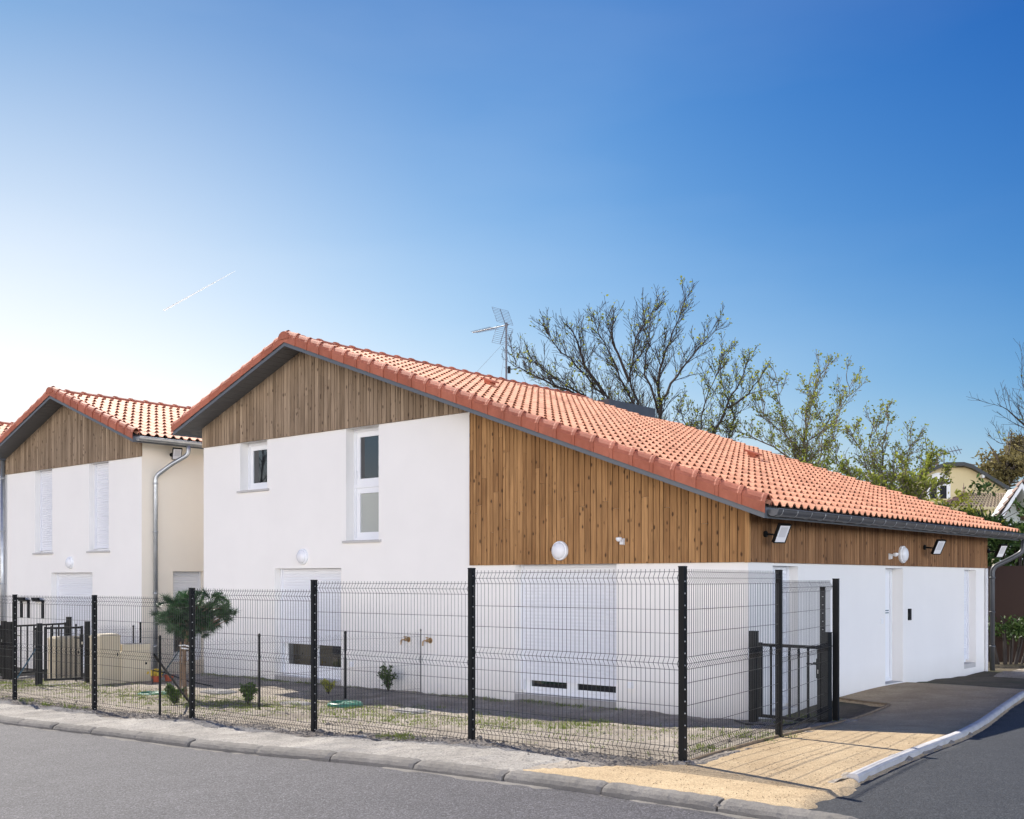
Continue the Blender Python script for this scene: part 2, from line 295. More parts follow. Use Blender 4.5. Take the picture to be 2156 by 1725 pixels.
M['greensteel'] = simple('blue_green_steel', (.03, .09, .13), .35, .3)
M['glass'] = simple('dark_window_glass', (.012, .014, .016), .015, 0, .9)
M['darkpane'] = simple('dull_dark_pane', (.02, .022, .025), .6, 0, .1)
M['blind'] = simple('blind_behind_glass', (.34, .36, .33), .02, 0, .9, coat=.6)
for g_ in ('glass', 'blind'): M[g_].node_tree.nodes['Principled BSDF'].inputs['IOR'].default_value = 2.0; M[g_].node_tree.nodes['Principled BSDF'].inputs['Specular IOR Level'].default_value = .5
M['brass'] = simple('aged_brass', (.42, .28, .14), .35, .9)
M['asphalt'] = ground_mat('worn_grey_asphalt', (.046, .045, .054), (.064, .062, .072), (.053, .052, .061), .55, (.19, .185, .20), .4, .5, .008, 75., .3, .8, pebble=(95., .45, 1.75))
M['asphalt_new'] = ground_mat('fresh_dark_asphalt', (.022, .024, .028), (.032, .034, .038), (.026, .028, .032), .35, (.07, .075, .08), .4, .6, .008, 80., .35, .7, pebble=(85., .5, 1.7))
M['soil'] = ground_mat('pale_sandy_soil', (.26, .225, .185), (.43, .385, .33), (.18, .155, .125), .7, (.12, .105, .09), .55, .8, .03, 38.)
M['verge_soil'] = ground_mat('grey_sandy_verge', (.25, .235, .215), (.43, .405, .37), (.20, .197, .20), .85, (.12, .115, .112), .6, .8, .025, 45.)
M['gravel'] = ground_mat('yellow_gravel', (.41, .305, .185), (.54, .42, .265), (.36, .285, .19), .5, (.19, .13, .075), .4, .22, .004, 90., pebble=(130., .68, 1.28))
M['darksoil'] = ground_mat('dark_garden_soil', (.10, .085, .06), (.17, .14, .10), (.07, .085, .04), .5, (.05, .045, .03), .6, .8, .03, 30.)
M['kerb'] = ground_mat('rough_concrete_kerb', (.16, .15, .138), (.235, .222, .205), (.13, .125, .115), .55, (.12, .115, .11), .6, .7, .008, 70.)
M['edging'] = simple('pale_concrete_edging', (.46, .45, .445), .85, bump=(40, .4, .006), var=.12, vscale=5)
M['timber_edge'] = simple('timber_edging_board', (.20, .145, .09), .85, var=.3, vscale=9)
M['beige'] = simple('beige_meter_box_shell', (.60, .52, .37), .6, var=.05, vscale=2)
M['lid'] = simple('green_plastic_lid', (.035, .17, .115), .4, var=.15)
M['stone'] = simple('dark_clods', (.16, .145, .13), .95, var=.35, vscale=20)
M['bark'] = simple('dark_bark', (.036, .028, .024), .9, var=.35, vscale=4)
M['bark_pine'] = simple('pine_bark', (.17, .11, .07), .9, var=.3, vscale=12, bump=(30, .6, .01))
M['bark_pale'] = simple('pale_bark', (.15, .125, .10), .9, var=.3, vscale=4)
M['stake'] = simple('wooden_stake', (.20, .135, .085), .8, var=.25, vscale=9)
M['leaf'] = leaf_mat('fresh_green_leaf', (.14, .17, .025), (.32, .35, .07), .5, .7, .15)
M['leaf_dark'] = leaf_mat('dark_laurel_leaf', (.02, .045, .012), (.085, .14, .035), .2, .5, .2)
M['leaf_bush'] = leaf_mat('bush_leaf', (.03, .07, .015), (.10, .16, .03), .25)
M['leaf_yellow'] = leaf_mat('yellow_green_leaf', (.22, .24, .03), (.42, .42, .08), .3)
M['leaf_far'] = leaf_mat('brownish_spring_leaf', (.12, .10, .04), (.24, .20, .08), .3)
M['needle'] = leaf_mat('pine_needle', (.012, .045, .018), (.05, .12, .035), .12, .35, .5)
M['grass'] = leaf_mat('grass_blade', (.10, .15, .03), (.24, .28, .07), .35)
M['bounce_cream'] = render_mat('bounce_tinted_render', (.86, .785, .675))  # white render with warm bounce light put into its colour
M['yellow_wall'] = render_mat('yellow_render', (.62, .53, .32), False)
M['whitepaint'] = simple('white_paint', (.72, .74, .74), .5)
M['bluewhite'] = simple('blue_white_boards', (.60, .66, .66), .6)
M['oldtile'] = tile_mat('old_brown_tiles', (.12, .075, .06), (.30, .20, .165))
M['brownwall'] = render_mat('brown_garden_wall', (.085, .055, .045), False)
M['darkroof'] = simple('dark_roof_edge', (.035, .04, .042), .6)
M['vapour'] = leaf_mat('white_vapour', (.88, .88, .88), (.88, .88, .88), .97)
M['red'] = simple('terracotta_pot', (.45, .08, .03), .6); M['yellowf'] = simple('yellow_blossom', (.7, .5, .05), .7)
# ------------------------------------------------------------------ ground layers
def sd_poly(P, poly):
    """signed distance, negative inside"""
    P = np.asarray(P, float); poly = np.asarray(poly, float); n = len(poly)
    d = np.full(len(P), 1e9); ins = np.zeros(len(P), bool)
    for i in range(n):
        A, B = poly[i], poly[(i+1) % n]; e = B-A; w_ = P-A
        t = np.clip((w_@e)/(e@e), 0, 1); d = np.minimum(d, np.hypot(*(w_-t[:, None]*e).T))
        c = (A[1] > P[:, 1]) != (B[1] > P[:, 1])
        with np.errstate(divide='ignore', invalid='ignore'): xx = (B[0]-A[0])*(P[:, 1]-A[1])/(B[1]-A[1])+A[0]
        ins ^= c & (P[:, 0] < xx)
    return np.where(ins, -d, d)
_t = [np.random.default_rng(s).random((64, 64)) for s in range(6)]
def vn(x, y, s, k=0):
    """value noise -1..1"""
    u = x*s+17.3*k; v = y*s+9.1*k; i = np.floor(u).astype(int); j = np.floor(v).astype(int); fu = u-i; fv = v-j
    fu = fu*fu*(3-2*fu); fv = fv*fv*(3-2*fv); T = _t[k % 6]; q = lambda p, r: T[p % 64, r % 64]
    return 2*((q(i, j)*(1-fu)+q(i+1, j)*fu)*(1-fv)+(q(i, j+1)*(1-fu)+q(i+1, j+1)*fu)*fv)-1
BK = -6.47                                  # street face of the kerb
def pa(*pts): return [toab(*pix(x, y)[:2]) for x, y in pts]
EDGE = pa((1795, 1641), (1860, 1611), (1924, 1585), (2019, 1549), (2066, 1524), (2112, 1490), (2156, 1460))
EDGE += [(EDGE[-1][0]-.35, EDGE[-1][1]+2.5), (EDGE[-1][0]-.3, EDGE[-1][1]+9)]
PLANT = pa((1457, 1607), (1640, 1553), (1873, 1486), (1705, 1477))
PATH = [PLANT[0], PLANT[1], PLANT[2], (PLANT[3][0], PLANT[2][1]+.62), (0.1, PLANT[2][1]+.66), (.1, 5.6)] + pa((1909, 1437), (2156, 1452)) + [(-6.6, 8.2)] + EDGE[6:7] + EDGE[:6][::-1] + pa((1750, 1665), (1700, 1681), (1655, 1708))
PATH += [(PATH[-1][0], BK+.05), (-1.0, BK+.05), (-1.25, -6.25), (-1.7, -5.75), (-2.0, -5.3)]
def grid(name, a0, a1, b0, b1, st, hfun, m, **k):
    na = int((a1-a0)/st)+1; nb = int((b1-b0)/st)+1
    aa, bb = np.meshgrid(np.linspace(a0, a1, na), np.linspace(b0, b1, nb), indexing='ij')
    P = np.stack([aa.ravel(), bb.ravel()], 1); z = hfun(P)
    V = np.stack([CX0+P[:, 0]*LX+P[:, 1]*RX, CY0+P[:, 0]*LY+P[:, 1]*RY, z], 1)
    idx = np.arange(na*nb).reshape(na, nb); fs = np.stack([idx[:-1, :-1], idx[:-1, 1:], idx[1:, 1:], idx[1:, :-1]], -1).reshape(-1, 4)
    hide = (z < G(P[:, 0], P[:, 1])-.14); keep = ~hide[fs].all(1); fs = fs[keep]
    me = bpy.data.meshes.new(name); me.from_pydata(V.tolist(), [], fs.tolist()); me.polygons.foreach_set('use_smooth', [True]*len(me.polygons))
    me.materials.append(m); me.update(); o = bpy.data.objects.new(name, me); COL.objects.link(o); return tag(o, kind='structure')
def bumps(P, amp): return amp*(.5*vn(P[:, 0], P[:, 1], 2.3, 0)+.3*vn(P[:, 0], P[:, 1], 6.1, 1)+.2*vn(P[:, 0], P[:, 1], 15., 2))
def sink(d, w_=.05, deep=.2): return -deep*np.clip(d/w_, 0, 1)
SIDE_A = [(EDGE[0][0]+.05, BK+.12)] + EDGE + [(-40, EDGE[-1][1]), (-40, BK-.0)]
def h_road(P):
    return G(P[:, 0], P[:, 1])-.075+.004*vn(P[:, 0], P[:, 1], .7, 3)+sink(P[:, 1]-(BK+.12), .03)
def h_side(P):
    poly = [(2.0, BK+.12), (2.0, BK+.5)]
    d = sd_poly(P, [(-1.2, BK+.10), (-1.6, -5.6)] + EDGE + [(-40, EDGE[-1][1]), (-40, BK+.1)])
    return G(P[:, 0], P[:, 1])-.035+.004*vn(P[:, 0], P[:, 1], .9, 4)+sink(d, .03)
def h_path(P):
    d = sd_poly(P, PATH)+.10*vn(P[:, 0], P[:, 1], 3.2, 1)*np.clip(1.4-np.hypot(P[:, 0]+3, P[:, 1]+6), 0, 1)*1.5+.05*vn(P[:, 0], P[:, 1], 11., 2)*(np.hypot(P[:, 0]+2.5, P[:, 1]+6) < 1.8)
    return G(P[:, 0], P[:, 1])+.006+bumps(P, .003)+sink(d-.02, .30, .2)+sink(BK+.115-P[:, 1], .05)
def soil_out(P):
    d1 = sd_poly(P, PATH); d2 = sd_poly(P, [(-2.0, BK-.5), (-3.3, -6.2)] + EDGE + [(-40, EDGE[-1][1]), (-40, BK-.5)])
    o = np.maximum(-d1-.12, -d2-.05); return np.maximum(o, (BK+.11)-P[:, 1])
def h_soil(P):
    rough = np.clip(1.2-np.abs(P[:, 1]+5.25)*1.6, 0, 1)*(.55+.45*vn(P[:, 0], P[:, 1], .8, 3))
    return G(P[:, 0], P[:, 1])+bumps(P, .035)*np.clip((P[:, 1]+6.33)*3, .08, 1)+.035*rough*(.5+.5*vn(P[:, 0], P[:, 1], 9., 4))+.012*np.exp(-(P[:, 1]/.2)**2)+sink(soil_out(P), .12)
def h_far(P):
    r = np.hypot(P[:, 0], P[:, 1]); d = np.minimum(np.minimum(P[:, 0]+19.6, 27.6-P[:, 0]), np.minimum(P[:, 1]+21.6, 17.6-P[:, 1]))
    return G(P[:, 0], P[:, 1])-.02+sink(d, .4, .3)
grid('garden_soil', -3.6, 16.2, -6.5, .35, .055, h_soil, M['soil'])
grid('side_yard', -19.6, 27.6, -6.35, 17.6, .4, lambda P: G(P[:, 0], P[:, 1])+bumps(P, .03)-.03+sink(np.maximum(soil_out(P), np.minimum(np.minimum(P[:, 0]+3.2, 15.9-P[:, 0]), np.minimum(P[:, 1]+6.6, .2-P[:, 1]))), .4, .3), M['darksoil'])
grid('gravel_path', -8, .6, -6.6, 10.5, .07, h_path, M['gravel'])
grid('side_road', -19, -.4, -6.6, 17, .12, h_side, M['asphalt_new'])
grid('road', -20, 28, -22, -6.3, .15, h_road, M['asphalt'])
grid('rear_yard', -16, -.4, 8.1, 22, .16, lambda P: G(P[:, 0], P[:, 1])+.01+bumps(P, .05)+sink(np.maximum(8.6+.3*vn(P[:, 0], P[:, 1], 1.3, 2)-P[:, 1], np.maximum(-sd_poly(P, PATH), P[:, 0]+.5)), .3), M['soil'])
b = MB(); b.add([(-6000, -6000, -1.5), (6000, -6000, -1.5), (6000, 6000, -1.5), (-6000, 6000, -1.5)], [(0, 1, 2, 3)])
tag(b.build('far_ground', M['darksoil']), kind='structure')
# sandy strip between kerb and fence, drawn as its own thin layer
def h_strip(P):
    d = np.maximum(P[:, 1]-(-5.45+.22*vn(P[:, 0], P[:, 1], 1.4, 1)+.07*vn(P[:, 0], P[:, 1], 7., 2)), -1.35+.35*vn(P[:, 0], P[:, 1], 2.2, 3)-P[:, 0])
    return h_soil(P)+.008+sink(d, .25, .05)
o_ = grid('verge_strip', -2.4, 16.2, -6.5, -4.9, .05, h_strip, M['verge_soil'])
# kerb
b = MB(); KJ = [7.54+1.06*k for k in range(8, 0, -1)] + [7.54, 6.6, 5.62, 4.56, 3.46, 2.2, 1.02, -.14, -1.22, -2.24, -3.27, -4.3, -5.33, -6.36]
for i in range(len(KJ)-1):
    aL, aR = KJ[i]-random.uniform(.006, .014), KJ[i+1]+random.uniform(.004, .012)
    dz = random.uniform(-.008, .008); db = random.uniform(-.012, .012); col = random.random()
    prof = [(BK+.135, -.2), (BK+.135, .006), (BK+.125, .014), (BK+.09, .013), (BK+.05, .004), (BK+.022, -.016), (BK+.004, -.045), (BK, -.2)]
    ns_ = 22; vs = []
    for k in range(ns_+1):
        a = aL+(aR-aL)*k/ns_; e = .007*(k in (0, ns_))
        for (pb, pz) in prof: vs.append(gp(a, pb+db+(.008 if e and pb < BK+.2 else 0)) + Vector((0, 0, pz+dz-e*(1+(pz > 0))+random.uniform(-.005, .004)*(pz > -.1))))
    m_ = len(prof); fs = [(k*m_+j, k*m_+j+1, (k+1)*m_+j+1, (k+1)*m_+j) for k in range(ns_) for j in range(m_-1)]
    fs += [tuple(range(m_)), tuple(range(ns_*m_, (ns_+1)*m_))[::-1]]; b.add(vs, fs, col)
ob = b.build('kerb', M['kerb']); fixn(ob); tag(ob, kind='structure')
# concrete edging between gravel and side road, timber edging along the garden
def strip(name, pts, wid, h, m, round_=False, seg=1.0, kindname=True):
    b = MB(); P = [Vector((*p, 0)) for p in pts]; out = []
    for i in range(len(P)-1):
        n = max(1, int((P[i+1]-P[i]).length/.15)); out += [P[i].lerp(P[i+1], k/n) for k in range(n)]
    out.append(P[-1])
    for _ in range(6): out = [out[0]]+[(out[i-1]+out[i]*2+out[i+1])/4 for i in range(1, len(out)-1)]+[out[-1]]
    prof = [(-.5, -.15), (-.5, h*.55), (-.32, h*.93), (0, h), (.32, h*.93), (.5, h*.55), (.5, -.15)] if round_ else [(-.5, -.15), (-.5, h), (.5, h), (.5, -.15)]
    m_ = len(prof); vs = []
    for i, p in enumerate(out):
        t = (out[min(i+1, len(out)-1)]-out[max(0, i-1)]).normalized(); nn = Vector((-t.y, t.x, 0))
        for (q, z) in prof: c = p+nn*q*wid; vs.append(AB(c.x, c.y, g1(p.x, p.y)+z))
    fs = [(k*m_+j, k*m_+j+1, (k+1)*m_+j+1, (k+1)*m_+j) for k in range(len(out)-1) for j in range(m_-1)] + [tuple(range(m_)), tuple(range((len(out)-1)*m_, len(out)*m_))[::-1]]
    b.add(vs, fs); o = b.build(name, m); fixn(o); return tag(o, kind='structure')
strip('kerb_edging', EDGE[:8], .10, .045, M['edging'], True)
strip('timber_edging', [(PLANT[0][0]+.02, PLANT[0][1]-.02), PLANT[1], PLANT[2]], .025, .03, M['timber_edge'])
strip('timber_edging', [PLANT[2], (PLANT[3][0], PLANT[2][1]+.62), (0.0, PLANT[2][1]+.66)], .025, .03, M['timber_edge'])
# ------------------------------------------------------------------ house building blocks
SL = .362                                   # roof slope
def wallmesh(b, plane, u0, u1, z0, z1, holes, other, inward, T=AB):
    """wall on b=const ('b') or a=const ('a'), rectangle with openings and reveals going `inward`"""
    def P(u, z, d=0): return T(u, other+d, z) if plane == 'b' else T(other+d, u, z)
    us = sorted({u0, u1, *[h[0] for h in holes], *[h[1] for h in holes]}); zs = sorted({z0, z1, *[h[2] for h in holes], *[h[3] for h in holes]})
    for i in range(len(us)-1):
        for j in range(len(zs)-1):
            cu, cz = (us[i]+us[i+1])/2, (zs[j]+zs[j+1])/2
            if any(h[0] < cu < h[1] and h[2] < cz < h[3] for h in holes): continue
            b.quad(P(us[i], zs[j]), P(us[i+1], zs[j]), P(us[i+1], zs[j+1]), P(us[i], zs[j+1]))
    for h in holes:
        A, B, z_0, z_1 = h; d = inward
        b.quad(P(A, z_0), P(A, z_1), P(A, z_1, d), P(A, z_0, d)); b.quad(P(B, z_0), P(B, z_0, d), P(B, z_1, d), P(B, z_1))
        b.quad(P(A, z_1), P(B, z_1), P(B, z_1, d), P(A, z_1, d)); b.quad(P(A, z_0), P(A, z_0, d), P(B, z_0, d), P(B, z_0))
def boards(name, plane, u0, u1, zlo, zhi, off, thick, parent, m, bw=.108, joints=True):
    """vertical cladding boards; zlo, zhi functions of u"""
    b = MB(); u = u0; sg = -1
    def P(u, d, z): return AB(u, off-d, z) if plane == 'b' else AB(off-d, u, z)
    while u < u1-.01:
        w_ = min(random.choice((bw*.62, bw*.8, bw, bw, bw*1.12)), u1-u); e = u+w_-.013
        lo = zlo(u+w_/2); cuts = [lo]
        if joints and zhi(u)-lo > .5:
            while True:
                nx = cuts[-1]+random.uniform(.5, 3.2)
                if nx > min(zhi(u), zhi(e))-.25: break
                cuts.append(nx)
        for i, c in enumerate(cuts):
            last = i == len(cuts)-1; t = thick+random.uniform(-.0015, .0015); g = 0 if last else .004
            zA = zhi(u) if last else cuts[i+1]-g; zB = zhi(e) if last else cuts[i+1]-g
            if min(zA, zB) <= c+.005: continue
            b.hexa([P(u, 0, c), P(e, 0, c), P(e, t, c), P(u, t, c), P(u, 0, zA), P(e, 0, zB), P(e, t, zB), P(u, t, zA)])
            # small chamfer shadow groove: thin recessed tongue between boards
        b.hexa([P(e, 0, lo), P(u+w_, 0, lo), P(u+w_, thick-.014, lo), P(e, thick-.014, lo), P(e, 0, zhi(e)), P(u+w_, 0, zhi(u+w_)), P(u+w_, thick-.014, zhi(u+w_)), P(e, thick-.014, zhi(e))], 0.)
        u += w_
    o = b.build(name, m, parent); fixn(o); return o
PITCH = math.atan(SL); CP = math.cos(PITCH)
def tile_slope(name, parent, a_r, z_r, a_e, b0, b1, bcut=None, wave=.21, row=.347, m=None):
    """pan-and-roll tiles from ridge a_r (surface z_r) down to eave a_e; bcut(a) gives the far limit"""
    b = MB(); sg = 1 if a_e > a_r else -1; run = abs(a_e-a_r); n = max(1, round(run/row)); st = run/n; nw = int(round((b1-b0)/wave)); wv = (b1-b0)/nw
    prof = [(0, 0), (.07, .05), (.17, .58), (.27, .93), (.36, 1.), (.46, .92), (.56, .56), (.66, .05), (1., 0)]
    for i in range(n):
        top = i*st-(.05 if i else 0); bot = (i+1)*st; bl = bcut((a_r+sg*(top+bot)/2)) if bcut else b1
        kw = min(nw, int((bl-b0)/wv+.5)); z_t = z_r-SL*top+.001; z_b = z_r-SL*bot+.022
        H0, H1 = .026, .055
        for k in range(kw):
            vs = []; c = random.random(); jz = random.uniform(-.002, .002)
            for (uu, h) in prof:
                bb = b0+(k+uu)*wv
                for (aa, zz, H) in ((top, z_t, H0), (bot, z_b, H1)):
                    vs.append(AB(a_r+sg*aa, bb, zz+h*H+jz))
                vs.append(vs[-1].copy()); vs.append(AB(a_r+sg*(bot-.004), bb, z_b+h*H1-.012+jz))
            f = []
            for q in range(len(prof)-1):
                f += [(q*4, q*4+1, q*4+5, q*4+4), (q*4+2, q*4+3, q*4+7, q*4+6)]
            b.add(vs, f, c)
    o = b.build(name, m or M['tile'], parent, smooth=False)
    me = o.data; me.polygons.foreach_set('use_smooth', [(i % 2 == 0) for i in range(len(me.polygons))]); return o
def verge_tiles(parent, a_r, z_r, a_e, bo, inward, row=.347):
    """L-shaped end tiles covering the roof edge at b=bo; inward = +1 if the roof lies towards +b"""
    b = MB(); sg = 1 if a_e > a_r else -1; run = abs(a_e-a_r); n = max(1, round(run/row)); st = run/n
    for i in range(n):
        c = random.random(); vs = []
        ss = [(-.03, 0.0), (st*.80, .012), (st*.86, .024), (st, .026)]
        P2 = lambda e: [(-.012-e*.6, -.098), (-.012-e*.6, .02+e), (.0, .068+e), (.03, .108+e), (.07, .130+e), (.11, .122+e), (.15, .07+e), (.165, .02)]
        for (s, e) in ss:
            for (q, h) in P2(e): vs.append(AB(a_r+sg*(i*st+s), bo+inward*q, z_r-SL*(i*st+s)+h))
        m_ = 8; f = [(k*m_+j, k*m_+j+1, (k+1)*m_+j+1, (k+1)*m_+j) for k in range(len(ss)-1) for j in range(m_-1)]
        o0 = len(vs)
        for (q, h) in P2(.026): vs.append(AB(a_r+sg*(i*st+st-.003), bo+inward*(q+(.012 if q < .07 else -.012)), z_r-SL*(i*st+st)+h-.014))
        f += [(3*m_+j, 3*m_+j+1, o0+j+1, o0+j) for j in range(m_-1)]
        b.add(vs, f, c)
    return b.build('verge_tiles', M['verge'], parent)
def ridge(parent, a_r, z, b0, b1, st=.42):
    b = MB(); n = max(1, round((b1-b0)/st)); st = (b1-b0)/n
    for i in range(n):
        vs = []; ss = [(-.02, .118), (st*.82, .128), (st*.86, .146), (st+.0, .148)]; c = random.random(); m_ = 9
        for (s, r) in ss:
            for k in range(m_):
                an = math.pi*k/(m_-1); vs.append(AB(a_r+r*1.12*math.cos(an), b0+st*(n-i)-s, z-.075+r*math.sin(an)*1.0))
        f = [(k*m_+j, k*m_+j+1, (k+1)*m_+j+1, (k+1)*m_+j) for k in range(3) for j in range(m_-1)]
        f += [tuple(range(3*m_, 4*m_))]; b.add(vs, f, c)
    return b.build('ridge_tiles', M['verge'], parent)
def gutter(parent, a, z, b0, b1, m, side=-1, brk=.42, r=.085):
    """half-round gutter whose outer lip is on the `side` of a"""
    b = MB(); n = 12; cA = a+side*r*.95
    for (rr, fl) in ((r, 0), (r-.004, 1)):
        vs = []
        for bb in (b0, b1):
            for k in range(n+1):
                an = math.pi+math.pi*k/n; vs.append(AB(cA+side*-rr*math.cos(an), bb, z+rr*math.sin(an)))
        b.add(vs, [(j, j+1, n+2+j, n+1+j) for j in range(n)], .5)
    vs = []
    for bb in (b0, b1):
        cc = AB(cA, bb, z); vs = [AB(cA-side*r*math.cos(math.pi+math.pi*k/n), bb, z+r*math.sin(math.pi+math.pi*k/n)) for k in range(n+1)]; b.add(vs, [tuple(range(n+1))], .5)
    b.tube([AB(cA+side*r, b0, z+.004), AB(cA+side*r, b1, z+.004)], .011, 8, col=.5)
    g = b.build('gutter', m, parent)
    for f in g.data.polygons: f.use_smooth = len(f.vertices) == 4
    k = b0+.12
    while k < b1:
        pts = [AB(cA-side*(r+.003)*math.cos(math.pi+math.pi*q/10), k, z+(r+.003)*math.sin(math.pi+math.pi*q/10)) for q in range(11)]
        b2 = MB(); b2.tube(pts, .005, 5); k += brk; b2.build('bracket', M['zinc'], g)
    return g, cA
def downpipe(parent, pts, m, r=.045, cl=()):
    b = MB(); P = [Vector(p) for p in pts]; sm = [P[0]]
    for i in range(1, len(P)-1):
        u = (P[i-1]-P[i]); v = (P[i+1]-P[i]); d = min(.11, u.length*.45, v.length*.45); A = P[i]+u.normalized()*d; B = P[i]+v.normalized()*d
        sm += [A.lerp(P[i], t/4).lerp(P[i].lerp(B, t/4), t/4) for t in range(5)]
    sm.append(P[-1]); b.tube(sm, r, 16, col=.5)
    for z in cl:
        x, y = P[-1].x, P[-1].y; b.lathe((x, y, z), (0, 0, 1), [(r+.001, -.02), (r+.008, -.018), (r+.008, .018), (r+.001, .02)], 16, .5)
    o = b.build('downpipe', m, parent)
    for f in o.data.polygons: f.use_smooth = len(f.vertices) == 4
    return o
def shutter_slats(b, u0, u1, z0, z1, P, pitch=.055):
    """roller shutter curtain; P(u, depth_out, z)"""
    n = max(1, round((z1-z0)/pitch)); st = (z1-z0)/n
    for i in range(n):
        za, zb = z0+i*st, z0+(i+1)*st; rows = [(za, -.002), (za+st*.12, .003), (za+st*.5, .006), (za+st*.84, .003), (zb, -.005)]
        for k in range(4): b.quad(P(u0, rows[k][1], rows[k][0]), P(u1, rows[k][1], rows[k][0]), P(u1, rows[k+1][1], rows[k+1][0]), P(u0, rows[k+1][1], rows[k+1][0]), .5)
def opening(parent, plane, u0, u1, z0, z1, base, depth, kind, shut=None, sill=True, out=-1, rooms=1, transom=None, label=None):
    """window or door unit at recess `depth` behind wall plane `base`; kind window/shutter/door; shut = z of the shutter's lower edge"""
    def P(u, d, z): return AB(u, base+depth-d, z) if plane == 'b' else AB(base+depth-d, u, z)
    def bx(b, ua, ub, da, db, za, zb, c=None): b.hexa([P(ua, da, za), P(ub, da, za), P(ub, db, za), P(ua, db, za), P(ua, da, zb), P(ub, da, zb), P(ub, db, zb), P(ua, db, zb)], c)
    fw = .055; b = MB()
    for (x0, x1, y0, y1) in ((u0+.001, u0+fw, z0+.001, z1-.001), (u1-fw, u1-.001, z0+.001, z1-.001), (u0+fw, u1-fw, z1-fw, z1-.001), (u0+fw, u1-fw, z0+.001, z0+fw)): bx(b, x0, x1, -.03, .045, y0, y1)
    wn_ = b.build('window' if kind != 'door' else 'door', M['pvc'], parent); fixn(wn_)
    if label: wn_['label'] = label
    if kind == 'door':
        b = MB(); bx(b, u0+fw+.004, u1-fw-.004, -.02, .015, z0+fw, z1-fw); b.build('door_leaf', M['pvc'], wn_)
        b = MB(); 
        for zz in (z1-.78, z1-.74): bx(b, u0+fw+.03, u1-fw-.03, .016, .019, zz, zz+.018)
        b.build('decor_strip', M['greensteel'], wn_)
        b = MB(); hz = z0+1.05; c = P(u0+fw+.08, .02, hz); b.tube([c, P(u0+fw+.08, .06, hz), P(u0+fw+.2, .062, hz)], .009, 8); b.build('handle', M['clip'], wn_)
    else:
        zs = z0+fw; zt = z1-fw; cells = []
        if transom: cells = [(zs, transom-.035), (transom+.035, zt)]; b = MB(); bx(b, u0+fw, u1-fw, -.03, .045, transom-.035, transom+.035); b.build('transom', M['pvc'], wn_)
        else: cells = [(zs, zt)]
        k = 0
        for (ca, cb) in cells:
            for r in range(rooms):
                ua = u0+fw+(u1-u0-2*fw)*r/rooms; ub = u0+fw+(u1-u0-2*fw)*(r+1)/rooms; sw = .10
                b = MB()
                bs_ = sw if shut is None else (.17 if shut > .5 else .05)
                for (x0, x1, y0, y1) in ((ua+.002, ua+sw, ca+.002, cb-.002), (ub-sw, ub-.002, ca+.002, cb-.002), (ua+sw, ub-sw, cb-sw, cb-.002), (ua+sw, ub-sw, ca+.002, ca+bs_)): bx(b, x0, x1, -.02, .03, y0, y1)
                fr = b.build('sash', M['pvc'], wn_)
                b = MB(); bx(b, ua+sw-.005, ub-sw+.005, -.006, .006, ca+bs_-.005, cb-sw+.005)
                b.build('pane', M['blind'] if (transom and k == 0) else M['glass'], wn_); k += 1
        if transom:
            b = MB(); b.tube([P(u1-fw-.03, .035, transom+.28), P(u1-fw-.03, .07, transom+.28), P(u1-fw-.03, .07, transom+.16)], .01, 8); b.build('handle', M['pvc'], wn_)
    if shut is not None:
        b = MB(); shutter_slats(b, u0+fw, u1-fw, shut+.05, z1-.002, lambda u, d, z: P(u, d+.075, z)); bx(b, u0+fw, u1-fw, .06, .085, shut, shut+.05)
        for ua, ub in ((u0+.001, u0+fw), (u1-fw, u1-.001)): bx(b, ua, ub, .046, .10, z0+.05, z1-.002)
        b.build('roller_shutter', M['shutter'], wn_)
    if sill:
        b = MB(); o2 = depth
        b.hexa([P(u0-.07, depth-.001, z0-.045), P(u1+.07, depth-.001, z0-.045), P(u1+.07, depth+.04, z0-.045), P(u0-.07, depth+.04, z0-.045), P(u0-.07, depth-.001, z0+.0), P(u1+.07, depth-.001, z0+.0), P(u1+.07, depth+.04, z0-.008), P(u0-.07, depth+.04, z0-.008)])
        b.hexa([P(u0+.001, .0, z0+.001), P(u1-.001, .0, z0+.001), P(u1-.001, depth, z0+.001), P(u0+.001, depth, z0+.001), P(u0+.001, .0, z0+.012), P(u1-.001, .0, z0+.012), P(u1-.001, depth, z0+.002), P(u0+.001, depth, z0+.002)])
        s = b.build('sill', M['sillstone'], wn_); fixn(s)
    return wn_
